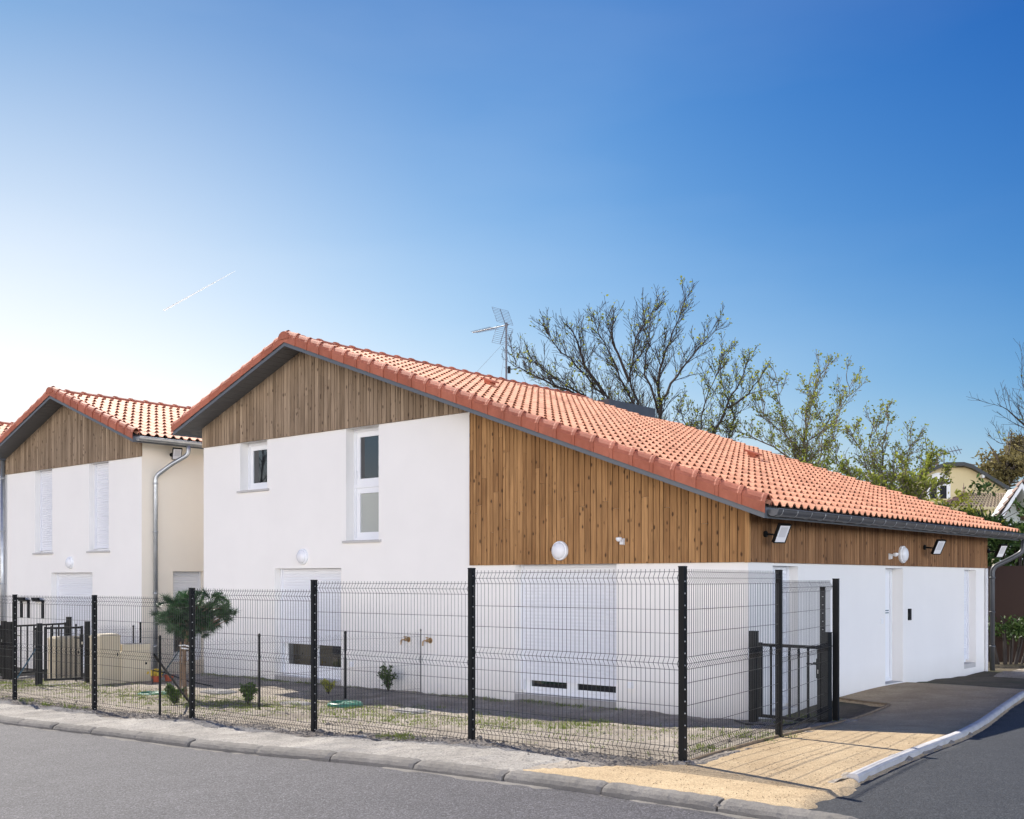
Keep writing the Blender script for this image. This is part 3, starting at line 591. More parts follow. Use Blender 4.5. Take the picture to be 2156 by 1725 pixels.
# ------------------------------------------------------------------ houses
def roofset(h, ar, zr, aR, aL, b0, b1, wR, wL, bcut=None, bL1=None):
    """soffit, fascia, deck, tiles, verge, ridge.  ar ridge, aR/aL eave ends (right/left), wR/wL wall lines"""
    zs = lambda a: zr-SL*abs(ar-a); bL1 = bL1 or b1
    rf = MB()
    for (x0, x1, e) in ((aR, ar, b1), (ar, aL, bL1)):
        if bcut and x1 == ar:
            ac, bc = bcut; segs = ((x0, ac, b1), (ac, x1, bc))
        else: segs = ((x0, x1, e),)
        for (p, q, ee) in segs:
            rf.hexa([AB(p, b0+.03, zs(p)+.02), AB(q, b0+.03, zs(q)+.02), AB(q, ee-.03, zs(q)+.02), AB(p, ee-.03, zs(p)+.02), AB(p, b0+.03, zs(p)+.105), AB(q, b0+.03, zs(q)+.105), AB(q, ee-.03, zs(q)+.105), AB(p, ee-.03, zs(p)+.105)])
    roof = rf.build('roof', M['soffit'], h); fixn(roof)
    cutf = (lambda a: bcut[1] if a > bcut[0] else b1) if bcut else None
    zt = zr+.135
    tile_slope('tiles', roof, ar, zt, aR-.04, b0+.06, b1-(.0 if bcut else .06), cutf)
    tile_slope('tiles', roof, ar, zt, aL+.04, b0+.06, bL1-.06, None)
    verge_tiles(roof, ar, zt, aR-.03, b0-.02, 1); verge_tiles(roof, ar, zt, aL+.03, b0-.02, 1)
    if not bcut: verge_tiles(roof, ar, zt, aR-.03, b1+.02, -1)
    ridge(roof, ar, zt+.03, b0-.05, (bcut[1] if bcut else b1))
    # soffit boards under the front overhang and the eaves
    so_ = MB()
    for (x0, x1) in ((aR, ar), (ar, aL)):
        n = int(abs(x1-x0)/.15); 
        for i in range(n):
            p, q = x0+(x1-x0)*i/n, x0+(x1-x0)*(i+1)/n-.006
            so_.hexa([AB(p, b0+.005, zs(p)), AB(q, b0+.005, zs(q)), AB(q, -.002, zs(q)), AB(p, -.002, zs(p)), AB(p, b0+.005, zs(p)+.018), AB(q, b0+.005, zs(q)+.018), AB(q, -.002, zs(q)+.018), AB(p, -.002, zs(p)+.018)], .5)
    for (x0, x1, e) in ((aR, wR, b1), (wL, aL, bL1)):
        k = 0.
        while k < e-.1:
            so_.hexa([AB(x0, k, zs(x0)), AB(x1, k, zs(x1)), AB(x1, k+.144, zs(x1)), AB(x0, k+.144, zs(x0)), AB(x0, k, zs(x0)+.018), AB(x1, k, zs(x1)+.018), AB(x1, k+.144, zs(x1)+.018), AB(x0, k+.144, zs(x0)+.018)], .5); k += .15
    s = so_.build('soffit', M['soffit'], roof); fixn(s)
    fa = MB()
    for (x0, x1) in ((aR-.01, ar), (ar, aL+.01)):
        for (dz0, dz1, dd) in ((-.035, .02, .02), (.02, .1, .012)):
            fa.hexa([AB(x0, b0-dd, zs(x0)+dz0), AB(x1, b0-dd, zs(x1)+dz0), AB(x1, b0+.004, zs(x1)+dz0), AB(x0, b0+.004, zs(x0)+dz0), AB(x0, b0-dd, zs(x0)+dz1), AB(x1, b0-dd, zs(x1)+dz1), AB(x1, b0+.004, zs(x1)+dz1), AB(x0, b0+.004, zs(x0)+dz1)], .5)
    for (x, sg, e) in ((aR, -1, b1), (aL, 1, bL1)):
        p, q = sorted((x-sg*.004, x+sg*.014)); fa.box(p, q, b0+.005, e-.04, zs(x)-.035, zs(x)+.085, .5)
    f = fa.build('fascia', M['anthracite'], roof); fixn(f)
    return roof, zs
# --- main house
zg = g1(6, 0)
H1 = empty('house', gp(6.4, 4.5), 'large near white house with long terracotta roof and brown timber cladding', 'house', 'white rendered houses in a row', RZ)
AR1, ZR1, AE1, AL1, WL1 = 9.43, 6.34, -.51, 13.18, 12.84; BN, AN = 8.9, 7.6
zs1 = lambda a: ZR1-SL*abs(AR1-a)
front_holes = [(10.65, 11.545, 3.725, 4.70), (7.389, 8.276, 2.63, 4.70), (8.412, 10.404, .03, 2.128), (2.181, 4.158, .09, 2.147)]
side_holes = [(.706, 1.482, .05, 2.105), (4.715, 5.487, .14, 2.105), (8.603, 9.287, .17, 2.105)]
b = MB(); DP = .235
wallmesh(b, 'b', 5.15, WL1, -.8, 4.70, front_holes[:3], 0., DP); wallmesh(b, 'b', 0, 5.15, -.8, 2.147, front_holes[3:], 0., DP)
b.add([AB(0, 0, 2.147), AB(5.15, 0, 2.147), AB(5.15, 0, zs1(5.15)+.02), AB(0, 0, zs1(0)+.02)], [(0, 1, 2, 3)])
b.add([AB(5.15, 0, 4.7), AB(WL1, 0, 4.7), AB(WL1, 0, zs1(WL1)+.02), AB(AR1, 0, ZR1+.02), AB(5.15, 0, zs1(5.15)+.02)], [(0, 1, 2, 3, 4)])
wallmesh(b, 'a', 0, 9.87, -.8, zs1(0)+.02, side_holes, 0., DP)
b.quad(AB(WL1, 0, -.8), AB(WL1, 8.5, -.8), AB(WL1, 8.5, zs1(WL1)+.02), AB(WL1, 0, zs1(WL1)+.02))
b.add([AB(0, 9.87, -.8), AB(AN-.2, 9.87, -.8), AB(AN-.2, 9.87, zs1(AN-.2)+.02), AB(0, 9.87, zs1(0)+.02)], [(0, 1, 2, 3)])
b.quad(AB(AN-.2, 8.5, -.8), AB(AN-.2, 9.87, -.8), AB(AN-.2, 9.87, zs1(AN-.2)+.02), AB(AN-.2, 8.5, zs1(AN-.2)+.02))
b.add([AB(AN-.2, 8.5, -.8), AB(WL1, 8.5, -.8), AB(WL1, 8.5, zs1(WL1)+.02), AB(AR1, 8.5, ZR1+.02), AB(AN-.2, 8.5, zs1(AN-.2)+.02)], [(0, 1, 2, 3, 4)])
b.build('wall', M['white'], H1)
roofset(H1, AR1, ZR1, AE1, AL1, -.5, 10.33, 0, WL1, bcut=(AN, BN), bL1=BN)
b = MB(); boards('timber_cladding', 'b', 5.15, WL1+.02, lambda u: 4.70, lambda u: zs1(u)-.002, 0., .036, H1, M['wood_grey'])['label'] = 'greyish weathered timber boards of the upper gable'
boards('timber_cladding', 'b', 0.03, 5.146, lambda u: 2.147, lambda u: zs1(u)-.002, 0., .036, H1, M['wood'])['label'] = 'warm brown timber boards beside the white gable wall'
boards('timber_cladding', 'a', -.036, 9.90, lambda u: 2.147, lambda u: zs1(-.02)-.002, 0., .036, H1, M['wood_shaded'], bw=.10)['label'] = 'timber boards under the gutter of the side wall'
b = MB(); b.box(-.0395, .028, -.0395, -.001, 2.142, zs1(0)-.02); b.build('corner_board', M['wood'], H1)
opening(H1, 'b', 10.65, 11.545, 3.725, 4.70, 0, DP, 'window', label='small square upper window')
opening(H1, 'b', 7.389, 8.276, 2.63, 4.70, 0, DP, 'window', transom=3.64, label='tall narrow upper window split by a transom')
opening(H1, 'b', 8.412, 10.404, .03, 2.128, 0, DP, 'window', shut=.66, rooms=2, sill=False, label='French window behind a roller shutter left one third open')
opening(H1, 'b', 2.181, 4.158, .09, 2.147, 0, DP, 'window', shut=.30, rooms=2, sill=False, label='wide French window almost closed by its roller shutter')
b = MB(); b.box(2.184, 4.155, -.02, DP+.05, -.25, .088); b.build('threshold', M['concrete'], H1)
b = MB(); b.box(8.415, 10.40, -.012, DP+.05, -.25, .028); b.build('threshold', M['concrete'], H1)
opening(H1, 'a', .706, 1.482, .05, 2.105, 0, DP, 'window', shut=.10, sill=False)
opening(H1, 'a', 4.715, 5.487, .15, 2.105, 0, DP, 'door', sill=False, label='white front door with two grey lines')
opening(H1, 'a', 8.603, 9.287, .26, 2.105, 0, DP, 'window', shut=.32, sill=False)
for (p_, q_, z_) in ((8.607, 9.283, .258), (4.719, 5.483, .148), (.71, 1.478, .048)): b = MB(); b.box(.004, DP+.03, p_, q_, -.1, z_); b.build('doorstep', M['sillstone'], H1)
_, cA = gutter(H1, AE1-.016, zs1(AE1)+.075, -.46, 10.75, M['zinc_dark'])
zg_ = zs1(AE1)+.075; zb = g1(-.1, 9.95)
downpipe(H1, [AB(cA, 10.32, zg_-.06), AB(cA, 10.32, zg_-.33), AB(cA+.2, 10.22, zg_-.47), AB(-.09, 10.02, zg_-.66), AB(-.09, 10.02, zb-.1)], M['zinc_dark'], .05, cl=(1.95, 1.25, .55))
b = MB(); b.tube([AB(-.03, 9.83, -.1), AB(-.03, 9.83, 2.14)], .035, 8); b.build('cable_duct', M['greyplastic'], H1)
# roof furniture
def roof_vent(x, y, label):
    t_ = 10.
    while t_ < 60:
        q = far(x, y, t_); a, b_ = toab(q.x, q.y)
        if q.z < ZR1+.175-SL*(AR1-a) and a < AR1: break
        t_ += .01
    z = ZR1+.135-SL*(AR1-a)+.05; b = MB(); T = lambda p, q, r: AB(a+p, b_+q, z+r-SL*(-p))
    b.lathe(T(0, 0, -.03), (0, 0, 1), [(.07, 0), (.06, .10)], 12)
    b.box(-.15, .14, -.12, .12, .08, .115, T=T); b.box(-.09, .08, -.08, .08, .02, .08, T=T)
    o = b.build('roof_vent', M['verge'], origin=T(0, 0, 0), rz=RZ); fixn(o); tag(o, label, 'roof vent', 'terracotta roof vents')
roof_vent(1031, 812, 'terracotta vent hood near the ridge just left of the antenna mast')
roof_vent(1585, 964, 'terracotta vent hood on the lower right part of the big roof')
b = MB(); b.box(8.75, 9.2, 8.96, 11.05, 5.7, 6.42); o = b.build('metal_parapet', M['zinc_dark'], H1); fixn(o)
# --- second and third house
def small_house(name, label, a0, a1, b1, depthb, extras=True):
    h = empty(name, gp((a0+a1)/2, 4), label, 'house', 'white rendered houses in a row', RZ)
    ar = (a0+a1)/2-.06; zr = 6.33; zs = lambda a: zr-SL*abs(ar-a)
    holes = [(16.705, 17.609, 2.60, 4.70), (19.43, 20.332, 2.60, 4.70), (17.455, 19.479, -.2, 2.087)] if extras else []
    shl = [(.803, 1.634, .0, 2.105)] if extras else []
    b = MB(); wallmesh(b, 'b', a0, a1, -1., 4.70, holes, 0., DP)
    b.add([AB(a0, 0, 4.7), AB(a1, 0, 4.7), AB(a1, 0, zs(a1)+.02), AB(ar, 0, zr+.02), AB(a0, 0, zs(a0)+.02)], [(0, 1, 2, 3, 4)])
    bs2 = MB(); wallmesh(bs2, 'a', 0, depthb, -1., zs(a0)+.02, shl, a0, DP)
    b.quad(AB(a1, 0, -1), AB(a1, depthb, -1), AB(a1, depthb, zs(a1)+.02), AB(a1, 0, zs(a1)+.02))
    b.add([AB(a0, depthb, -1), AB(a1, depthb, -1), AB(a1, depthb, zs(a1)), AB(ar, depthb, zr), AB(a0, depthb, zs(a0))], [(0, 1, 2, 3, 4)])
    b.build('wall', M['white'], h); sw_ = bs2.build('wall', M['bounce_cream'] if extras else M['white'], h)
    if extras: sw_['label'] = 'side wall tinted for warm bounce light'
    roofset(h, ar, zr, a0-(.5 if extras else .02), a1+(.0 if extras else .4), -.5, depthb+.4, a0, a1)
    boards('timber_cladding', 'b', a0-.02, a1-.0, lambda u: 4.70, lambda u: zs(u)-.002, 0., .036, h, M['wood_grey'])
    if extras:
        opening(h, 'b', 16.705, 17.609, 2.60, 4.70, 0, DP, 'window', shut=2.66, label='right upper window behind a closed shutter')
        opening(h, 'b', 19.43, 20.332, 2.60, 4.70, 0, DP, 'window', shut=2.66, label='left upper window behind a closed shutter')
        opening(h, 'b', 17.455, 19.479, -.2, 2.087, 0, DP, 'window', shut=-.1, rooms=2, sill=False, label='wide ground floor window behind a closed shutter')
        opening(h, 'a', .803, 1.634, .0, 2.105, a0, DP, 'window', shut=.8, sill=False, label='ground floor window of the side wall with its shutter half down')
        _, c = gutter(h, a0-.516, zs(a0-.5)+.075, -.46, depthb, M['zinc'], r=.085)
        z = zs(a0-.5)+.075
        downpipe(h, [AB(c, .82, z-.05), AB(c, .82, z-.28), AB(c+.25, .55, z-.5), AB(a0-.08, .3, z-.78), AB(a0-.08, .3, -.6)], M['zinc'], .05, cl=(4.1, 3.0, 1.6, .4))
    return h
H2 = small_house('house', 'left house with twin tall shuttered windows below a timber gable', 15.27, 21.88, 0, 8.)
H3 = small_house('house', 'house at the left edge, mostly cut off, joined to its neighbour at a downpipe', 21.884, 28.3, 0, 8., False)
downpipe(H3, [AB(21.95, -.09, 5.12), AB(21.95, -.09, -.9)], M['zinc'], .055, cl=(4.6, 3.2, 1.8, .4))
# ------------------------------------------------------------------ things fixed on the walls
def orient(plane): return (lambda u, d, z: AB(u, -d, z)) if plane == 'b' else (lambda u, d, z: AB(-d, u, z))
def bulkhead(plane, u, z, label, base=0., r=.15):
    P = orient(plane); ax = P(0, 1, 0)-P(0, 0, 0); t = empty('wall_lamp', P(u, base, z), label, 'wall lamp', 'round white bulkhead lamps', RZ)
    b = MB(); b.lathe(P(u, base, z), ax, [(r, 0), (r*1.0, .03), (r*.96, .045), (r*.86, .05)], 32, .5); o = b.build('base_ring', M['pvc'], t, smooth=False)
    b = MB(); b.lathe(P(u, base, z), ax, [(r*.86, .045), (r*.84, .06), (r*.72, .082), (r*.45, .098), (0.001, .103)], 32, .5); b.build('diffuser', M['opal'], t, smooth=True)
bulkhead('b', 9.518, 2.353, 'round white lamp on the white wall above the left French window of the big house')
bulkhead('b', 3.208, 2.356, 'round white lamp on the brown boards of the street facade', .037)
bulkhead('a', 5.337, 2.345, 'round white lamp on the side cladding above the front door', .037)
bulkhead('b', 18.504, 2.33, 'round white lamp on the left house under its upper windows')
def sensor(plane, u, z, label, base=.037):
    P = orient(plane); b = MB()
    b.hexa([P(u-.03, base, z-.05), P(u+.03, base, z-.05), P(u+.03, base+.045, z-.04), P(u-.03, base+.045, z-.04), P(u-.03, base, z+.05), P(u+.03, base, z+.05), P(u+.03, base+.05, z+.04), P(u-.03, base+.05, z+.04)])
    b.tube([P(u, base+.04, z+.02), P(u, base+.10, z+.035)], .018, 8); b.lathe(P(u, base+.11, z+.055), (0, 0, -1), [(.02, -.01), (.045, .0), (.045, .025), (.03, .05), (.001, .06)], 14)
    o = b.build('motion_sensor', M['pvc'], origin=P(u, base, z), rz=RZ); fixn(o); tag(o, label, 'motion sensor')
sensor('b', 2.035, 2.469, 'small white motion sensor on the brown street-side boards')
sensor('a', 4.79, 2.30, 'small white motion sensor left of the lamp over the front door')
def flood(u, z, label, P=orient('a'), base=.037, tilt=.5):
    t = empty('floodlight', P(u, base, z), label, 'floodlight', 'black floodlights under the eaves', RZ); c = P(u-.02, base+.27, z+.0)
    b = MB(); b.tube([P(u, base, z), P(u, base+.13, z-.01)], .014, 8); b.tube([P(u, base+.12, z-.01), P(u-.08, base+.21, z-.03), P(u-.1, base+.24, z-.03)], .01, 6); b.tube([P(u, base+.12, z-.01), P(u+.08, base+.21, z-.03), P(u+.1, base+.24, z-.03)], .01, 6)
    b.lathe(P(u, base, z), P(0, 1, 0)-P(0, 0, 0), [(.045, 0), (.045, .03), (.02, .035)], 12); b.build('bracket', M['black'], t)
    # head: rectangle turned towards the street, face down and outward
    n = (P(-.35, .95, 0)-P(0, 0, 0)).normalized(); n = (n*.8+Vector((0, 0, -.42))).normalized(); sx = n.cross(Vector((0, 0, 1))).normalized(); sy = sx.cross(n)
    def T(x, y, d): return c+sx*x+sy*y+n*d
    b = MB(); b.box(-.105, .105, -.14, .14, -.03, .012, T=T)
    for (p, q, r, s) in ((-.105, .105, -.14, -.125), (-.105, .105, .125, .14), (-.105, -.091, -.125, .125), (.091, .105, -.125, .125)): b.box(p, q, r, s, .012, .02, T=T)
    o = b.build('housing', M['black'], t); fixn(o)
    b = MB(); b.box(-.09, .09, -.124, .124, .0125, .016, T=T); b.build('lens', M['opal'], t)
    b = MB(); b.box(-.06, .06, -.05, .10, .0162, .0175, T=T); b.build('reflector', M['greyplastic'], t)
flood(.40, 2.54, 'black floodlight at the house corner under the near end of the dark gutter')
flood(6.377, 2.49, 'black floodlight on the side cladding behind the round lamp')
flood(9.9, 2.49, 'black floodlight at the far end of the side cladding by the downpipe')
PH2 = lambda u, d, z: AB(15.27-d, u, z)
flood(.752, 4.80, 'black floodlight under the light gutter of the left house', PH2, 0.)
b = MB(); b.box(-.03, -.0005, 5.71, 5.81, 1.20, 1.40); b.box(-.034, -.03, 5.725, 5.795, 1.32, 1.38); b.box(-.036, -.03, 5.745, 5.775, 1.23, 1.25); o = b.build('intercom', M['black'], origin=AB(0, 5.76, 1.3), rz=RZ); fixn(o); tag(o, 'dark rectangular intercom panel on the white side wall right of the door', 'intercom')
b = MB(); b.box(-.012, -.0005, 4.52, 4.60, 1.17, 1.26); b.box(-.018, -.012, 4.54, 4.58, 1.19, 1.24); o = b.build('bell_button', M['pvc'], origin=AB(0, 4.56, 1.2), rz=RZ); fixn(o); tag(o, 'small white bell button just left of the front door', 'doorbell')
for (a, z, l) in ((8.1, .357, 'white outdoor socket beside the left French window'), (1.917, .355, 'white outdoor socket beside the wide French window')):
    b = MB(); b.box(a-.04, a+.04, -.045, -.0005, z-.045, z+.045); b.box(a-.034, a+.034, -.052, -.045, z-.038, z+.034); o = b.build('wall_socket', M['pvc'], origin=AB(a, 0, z), rz=RZ); fixn(o); tag(o, l, 'socket', 'white outdoor sockets')
for (a, l) in ((6.62, 'brass tap on the white wall left of the low fence post'), (6.08, 'brass tap on the white wall right of the low fence post')):
    t = empty('water_tap', AB(a, 0, .865), l, 'tap', 'brass garden taps', RZ); z = .865
    b = MB(); b.lathe(AB(a, 0, z), (-RX, -RY, 0), [(.05, 0), (.05, .008), (.02, .012), (.018, .06), (.026, .065), (.026, .09), (.016, .10)], 14)
    b.tube([AB(a+.0, -.08, z), AB(a+.05, -.10, z), AB(a+.075, -.105, z-.02), AB(a+.08, -.105, z-.09)], .013, 8); b.build('spout', M['brass'], t)
    b = MB(); b.tube([AB(a, -.08, z+.01), AB(a, -.08, z+.05)], .008, 6); b.tube([AB(a-.035, -.08, z+.052), AB(a+.035, -.08, z+.052)], .008, 6); b.build('handle', M['brass'], t)
# antenna on the ridge
ab_ = 5.15; base = AB(9.35, 6.02, 6.4)
base = far(1066, 806, AB(9.43, 6.0).y); zb_ = base.z-.15
t = empty('tv_antenna', (base.x, base.y, zb_), 'television antenna with grid reflector on a guyed mast on the ridge', 'antenna')
k = base.y/F; top = Vector((base.x, base.y, CAMZ+(HY-683)*k))
b = MB(); b.tube([(base.x, base.y, zb_), top], .022, 10); b.lathe((base.x, base.y, top.z-.02), (0, 0, 1), [(.03, -.05), (.035, 0), (.03, .05)], 10); b.build('mast', M['mast'], t)
b = MB(); b.box(-.02, .05, -.03, .03, -.08, .08, T=lambda x, y, z: Vector((base.x+.05+x, base.y+y, base.z+z+.3))); b.build('cable_box', M['black'], t)
fd = Vector((-.72, .69, 0)).normalized(); upv = Vector((0, 0, 1)); sd = fd.cross(upv).normalized(); fd2 = fd; up2 = sd.cross(fd2).normalized()*-1
if up2.z < 0: up2 = -up2
O = Vector((base.x, base.y, top.z-.02))
b = MB(); bm0 = O; b.tube([O-fd2*.08, O+fd2*1.12], .011, 8)
for i in range(17):
    p = O+fd2*(.26+.05*i); L_ = .17-.003*i
    if i > 2: b.tube([p-sd*L_, p+sd*L_], .004, 5)
b.build('boom', M['mast'], t)
def reflector(sgn, o1):
    b = MB(); dirv = (up2*1.0*sgn+fd2*.45).normalized(); 
    c0 = O+fd2*.02+dirv*.05; H = .40
    for s in (-.27, .27): b.tube([c0+sd*s, c0+dirv*H*.46+sd*s], .004, 5); b.tube([c0+dirv*H*.54+sd*s, c0+dirv*H+sd*s], .004, 5)
    b.tube([c0-dirv*.05, c0+dirv*H], .008, 6)
    for i in range(10):
        q = c0+dirv*(H*i/9.)
        b.tube([q-sd*.27, q+sd*.27], .0035, 5)
    return b
reflector(1, 0).build('grid_reflector', M['mast'], t); reflector(-1, 0).build('grid_reflector', M['mast'], t)
for (x, y, dy) in ((1003, 776+8, -2.), (1054, 800, 1.), (1110, 812, -1.), (1165, 838, 3.)):
    e = far(x, y, base.y+dy); b = MB(); b.tube([O-Vector((0, 0, .35)), e], .003, 4); b.build('guy_wire', M['mast'], t)
# ------------------------------------------------------------------ welded mesh fence
def wpath(y0, top, H=1.73):
    """profile (out, z) of one vertical wire"""
    d = [(0, 0), (0, .02), (0, .08), (.03, .115), (0, .155), (0, H/2-.02), (.03, H/2+.03), (0, H/2+.08), (0, 1.60), (.03, 1.65), (0, 1.70), (0, 1.73)]
    return [(o, top-H+z) for (o, z) in d]
HOR = [(.02, 0), (.07, 0), (.115, .03), (.16, 0), (.32, 0), (.52, 0), (.72, 0), (.84, 0), (.895, .03), (.95, 0), (1.16, 0), (1.37, 0), (1.595, 0), (1.65, .03), (1.705, 0)]
def mesh_panel(parent, P0, P1, top, r=.0030):
    b = MB(); A = Vector((P0.x, P0.y, 0)); B = Vector((P1.x, P1.y, 0)); d = (B-A); W = d.length; d = d/W; n = Vector((d.y, -d.x, 0)); g = .035; nv = round((W-2*g)/.05)
    if n.dot(Vector((0, -1, 0))) < 0: n = -n
    for i in range(nv+1):
        p = A+d*(g+(W-2*g)*i/nv); jt = random.uniform(-.0015, .0015)
        b.tube([p+n*(o+jt+.004)+Vector((0, 0, z)) for (o, z) in wpath(0, top)], r, 4, cap=False, col=.5)
    for (z, o) in HOR:
        b.tube([A+d*g*.4+n*(o-.001)+Vector((0, 0, top-1.73+z)), B-d*g*.4+n*(o-.001)+Vector((0, 0, top-1.73+z))], r*1.05, 4, cap=False, col=.5)
    return b.build('mesh_panel', M['wire'], parent)
def fpost(parent, p, z0, z1, rz, wdt=.055, clips=1, m=None):
    b = MB(); c, s_ = math.cos(rz), math.sin(rz)
    T = lambda x, y, z: Vector((p.x+x*c-y*s_, p.y+x*s_+y*c, z)); h = wdt/2
    b.box(-h, h, -h, h, z0, z1-.012, .5, T=T); b.box(-h-.002, h+.002, -h-.002, h+.002, z1-.012, z1, .5, T=T)
    o = b.build('post', m or M['black'], parent)
    if clips:
        b = MB(); z = z0+.22
        while z < z1-.05: b.lathe(T(h+.001 if clips > 0 else -h-.001, -.012, z), T(clips, 0, 0)-T(0, 0, 0), [(.0065, 0), (.0065, .005), (.003, .007)], 8); z += .105
        b.build('clip', M['clip'], o)['kind'] = 'stuff'
    return o
FP = [AB(-2.17+2.52*i, -5.15) for i in range(8)]
ptop = [2.025, 2.027, 1.906, 1.80, 1.683, 1.67, 1.67, 1.6]; pant = [2.0, 1.89, 1.79, 1.673, 1.66, 1.66, 1.6]
fen = empty('mesh_fence', gp(3, -5.15), 'tall black welded mesh fence stepping down along the kerb beside the street', 'fence', 'black welded mesh fences', RZ)
for i, p in enumerate(FP): fpost(fen, p, g1(*toab(p.x, p.y))-.3, ptop[i], RZ, clips=1)
for i in range(7): mesh_panel(fen, FP[i+1], FP[i], pant[i])
RP1 = pix(1640, 1553); RP2 = pix(1760, 1521); ang = math.atan2(RP2.y-FP[0].y, RP2.x-FP[0].x)
fe2 = empty('mesh_fence', RP1, 'short run of tall black mesh fence along the gravel beside the garden gate', 'fence', 'black welded mesh fences', ang)
fpost(fe2, RP1, RP1.z-.3, 2.014, ang, .06, 0); fpost(fe2, RP2, RP2.z-.3, 1.923, ang, .07, 0)
RP2b = RP2+Vector((-.17, -.0, 0)); fpost(fe2, RP2b, RP2.z-.3, 1.82, ang, .055, -1)
mesh_panel(fe2, FP[0], RP1, 2.0); mesh_panel(fe2, RP1, RP2b+Vector((.1, .0, 0)), 1.90)
# ------------------------------------------------------------------ barred garden gates
def gate(p0, p1, zb, H, label, nb=5, posts=(1.22, 1.22), flip=1, swing=None):
    rz = math.atan2(p1.y-p0.y, p1.x-p0.x); t = empty('garden_gate', (p0.x, p0.y, zb), label, 'gate', 'black barred garden gates', rz)
    W = (Vector((p1.x, p1.y, 0))-Vector((p0.x, p0.y, 0))).length; c, s_ = math.cos(rz), math.sin(rz)
    T = lambda x, y, z: Vector((p0.x+x*c-y*s_, p0.y+x*s_+y*c, zb+z))
    for x, h in ((0, posts[0]), (W, posts[1])):
        b = MB(); b.box(x-.045, x+.045, -.045, .045, -.3, h, .5, T=T); b.box(x-.048, x+.048, -.048, .048, h, h+.01, .5, T=T); b.build('post', M['black'], t)
    b = MB()
    for (x0, x1, z0, z1) in ((.085, .13, .07, H), (W-.13, W-.085, .07, H), (.13, W-.13, .07, .11), (.13, W-.13, H-.05, H-.01)): b.box(x0, x1, -.02, .02, z0, z1, .5, T=T)
    b.build('frame', M['black'], t)
    for i in range(nb):
        x = .13+(W-.26)*(i+1)/(nb+1); b = MB(); b.box(x-.012, x+.012, -.012, .012, .11, H-.05, .5, T=T); b.build('bar', M['black'], t)
    lx = W-.108 if flip > 0 else .108
    b = MB(); b.box(lx-.03, lx+.03, -.03, .03, H-.42, H-.17, .5, T=T); lk = b.build('lock', M['black'], t)
    b = MB(); hx = -1 if flip > 0 else 1; b.tube([T(lx, -.03, H-.24), T(lx, -.075, H-.24), T(lx+hx*.13, -.08, H-.235)], .009, 8); b.tube([T(lx, .03, H-.24), T(lx, .075, H-.24), T(lx+hx*.13, .08, H-.235)], .009, 8); b.build('handle', M['black'], lk)
    b = MB(); b.box(lx-.008, lx+.008, -.034, -.03, H-.36, H-.31, .5, T=T); b.build('cylinder', M['clip'], lk)
    b = MB(); b.box(.1, W-.1, -.04, .04, -.1, .0, T=T); b.build('threshold', M['concrete'], t)
    return t
g0 = pix(1587, 1521); g1_ = pix(1741, 1523)
gate(g0, g1_, min(g0.z, g1_.z)+.01, 1.06, 'black barred gate between the white house corner and the tall end post', 5, (1.20, 1.22))
gA = pix(83, 1440, -.1); gB = pix(184, 1435, -.1)
gate(gA, gB, -.12, 1.12, 'nearer black barred gate on the left before the beige cabinets', 6, (1.18, 1.2))
gC = pix(-20, 1432, -.12); gD = pix(145, 1415, -.2)
gate(pix(20, 1424, -.16), gD, -.2, 1.14, 'farther black barred gate on the left behind the nearer one', 7, (1.2, 1.25), -1)
gate(pix(-60, 1428, -.16), pix(8, 1420, -.16), -.2, 1.12, 'black barred gate cut off by the left edge', 5, (1.2, 1.2))
# ------------------------------------------------------------------ low chain-link fences
def chain(parent, pts, zs_, H=1.0, step=.06, r=.0019):
    b = MB()
    for i in range(len(pts)-1):
        A, B = pts[i], pts[i+1]; A0 = Vector((A.x, A.y, zs_[i])); B0 = Vector((B.x, B.y, zs_[i+1])); W = (B0-A0).length; d = (B0-A0)/W; n = int(W/step); nz = int(H/(step*.5))
        for k in range(n):
            x0 = (k+.5)*step; pp = []
            for j in range(nz+1): pp.append(A0+d*(x0+(step/2 if j % 2 else -step/2))+Vector((0, 0, .03+j*step*.5)))
            pp.append(pp[-1]+Vector((0, 0, .035))+d*random.uniform(-.01, .01)); b.tube(pp, r, 3, cap=False, col=.5)
        for h in (.08, H*.5, H*.98):
            seg = [A0.lerp(B0, q/8)+Vector((0, 0, h-.012*math.sin(math.pi*q/8))) for q in range(9)]; b.tube(seg, .0022, 4, cap=False, col=.5)
    return b.build('chain_mesh', M['chain'], parent)
def tpost(parent, p, h, tip=True, r=.018):
    b = MB(); b.tube([p-Vector((0, 0, .3)), p+Vector((0, 0, h))], r, 6, col=.5); b.lathe(p+Vector((0, 0, h-.01)), (0, 0, 1), [(r*1.2, -.02), (r*1.2, .01), (.004, .025)], 8, .5); return b.build('post', M['black'], parent)
def strut(parent, p, q, m='black', r=.016): b = MB(); b.tube([p, q], r, 6, col=.5); return b.build('strut', M[m], parent)
C1 = [pix(336.6, 1509), pix(546, 1495), pix(727, 1472), pix(887, 1459)]
cf = empty('chain_link_fence', C1[1], 'low chain-link fence crossing the garden up to the white wall by the taps', 'fence', 'low chain-link garden fences', RZ)
for p in C1: tpost(cf, p, 1.1)
chain(cf, [C1[3], C1[2], C1[1], C1[0]], [p.z for p in C1[::-1]])
e_ = C1[3]; strut(cf, e_+Vector((0, 0, .78)), pix(822, 1452), 'greensteel', .013)
p_ = C1[0]; st_ = p_+Vector((0, 0, .74)); base_ = pix(400, 1481); dr = (st_-base_); strut(cf, base_, st_+dr*.16)
C2 = [gp(12.95, -.25), gp(14.6, -.6), gp(15.3, -2.1)]
cf2 = empty('chain_link_fence', C2[0], 'low chain-link fence closing the gap between the two houses behind the pine', 'fence', 'low chain-link garden fences', RZ)
for p in C2: tpost(cf2, p, 1.12)
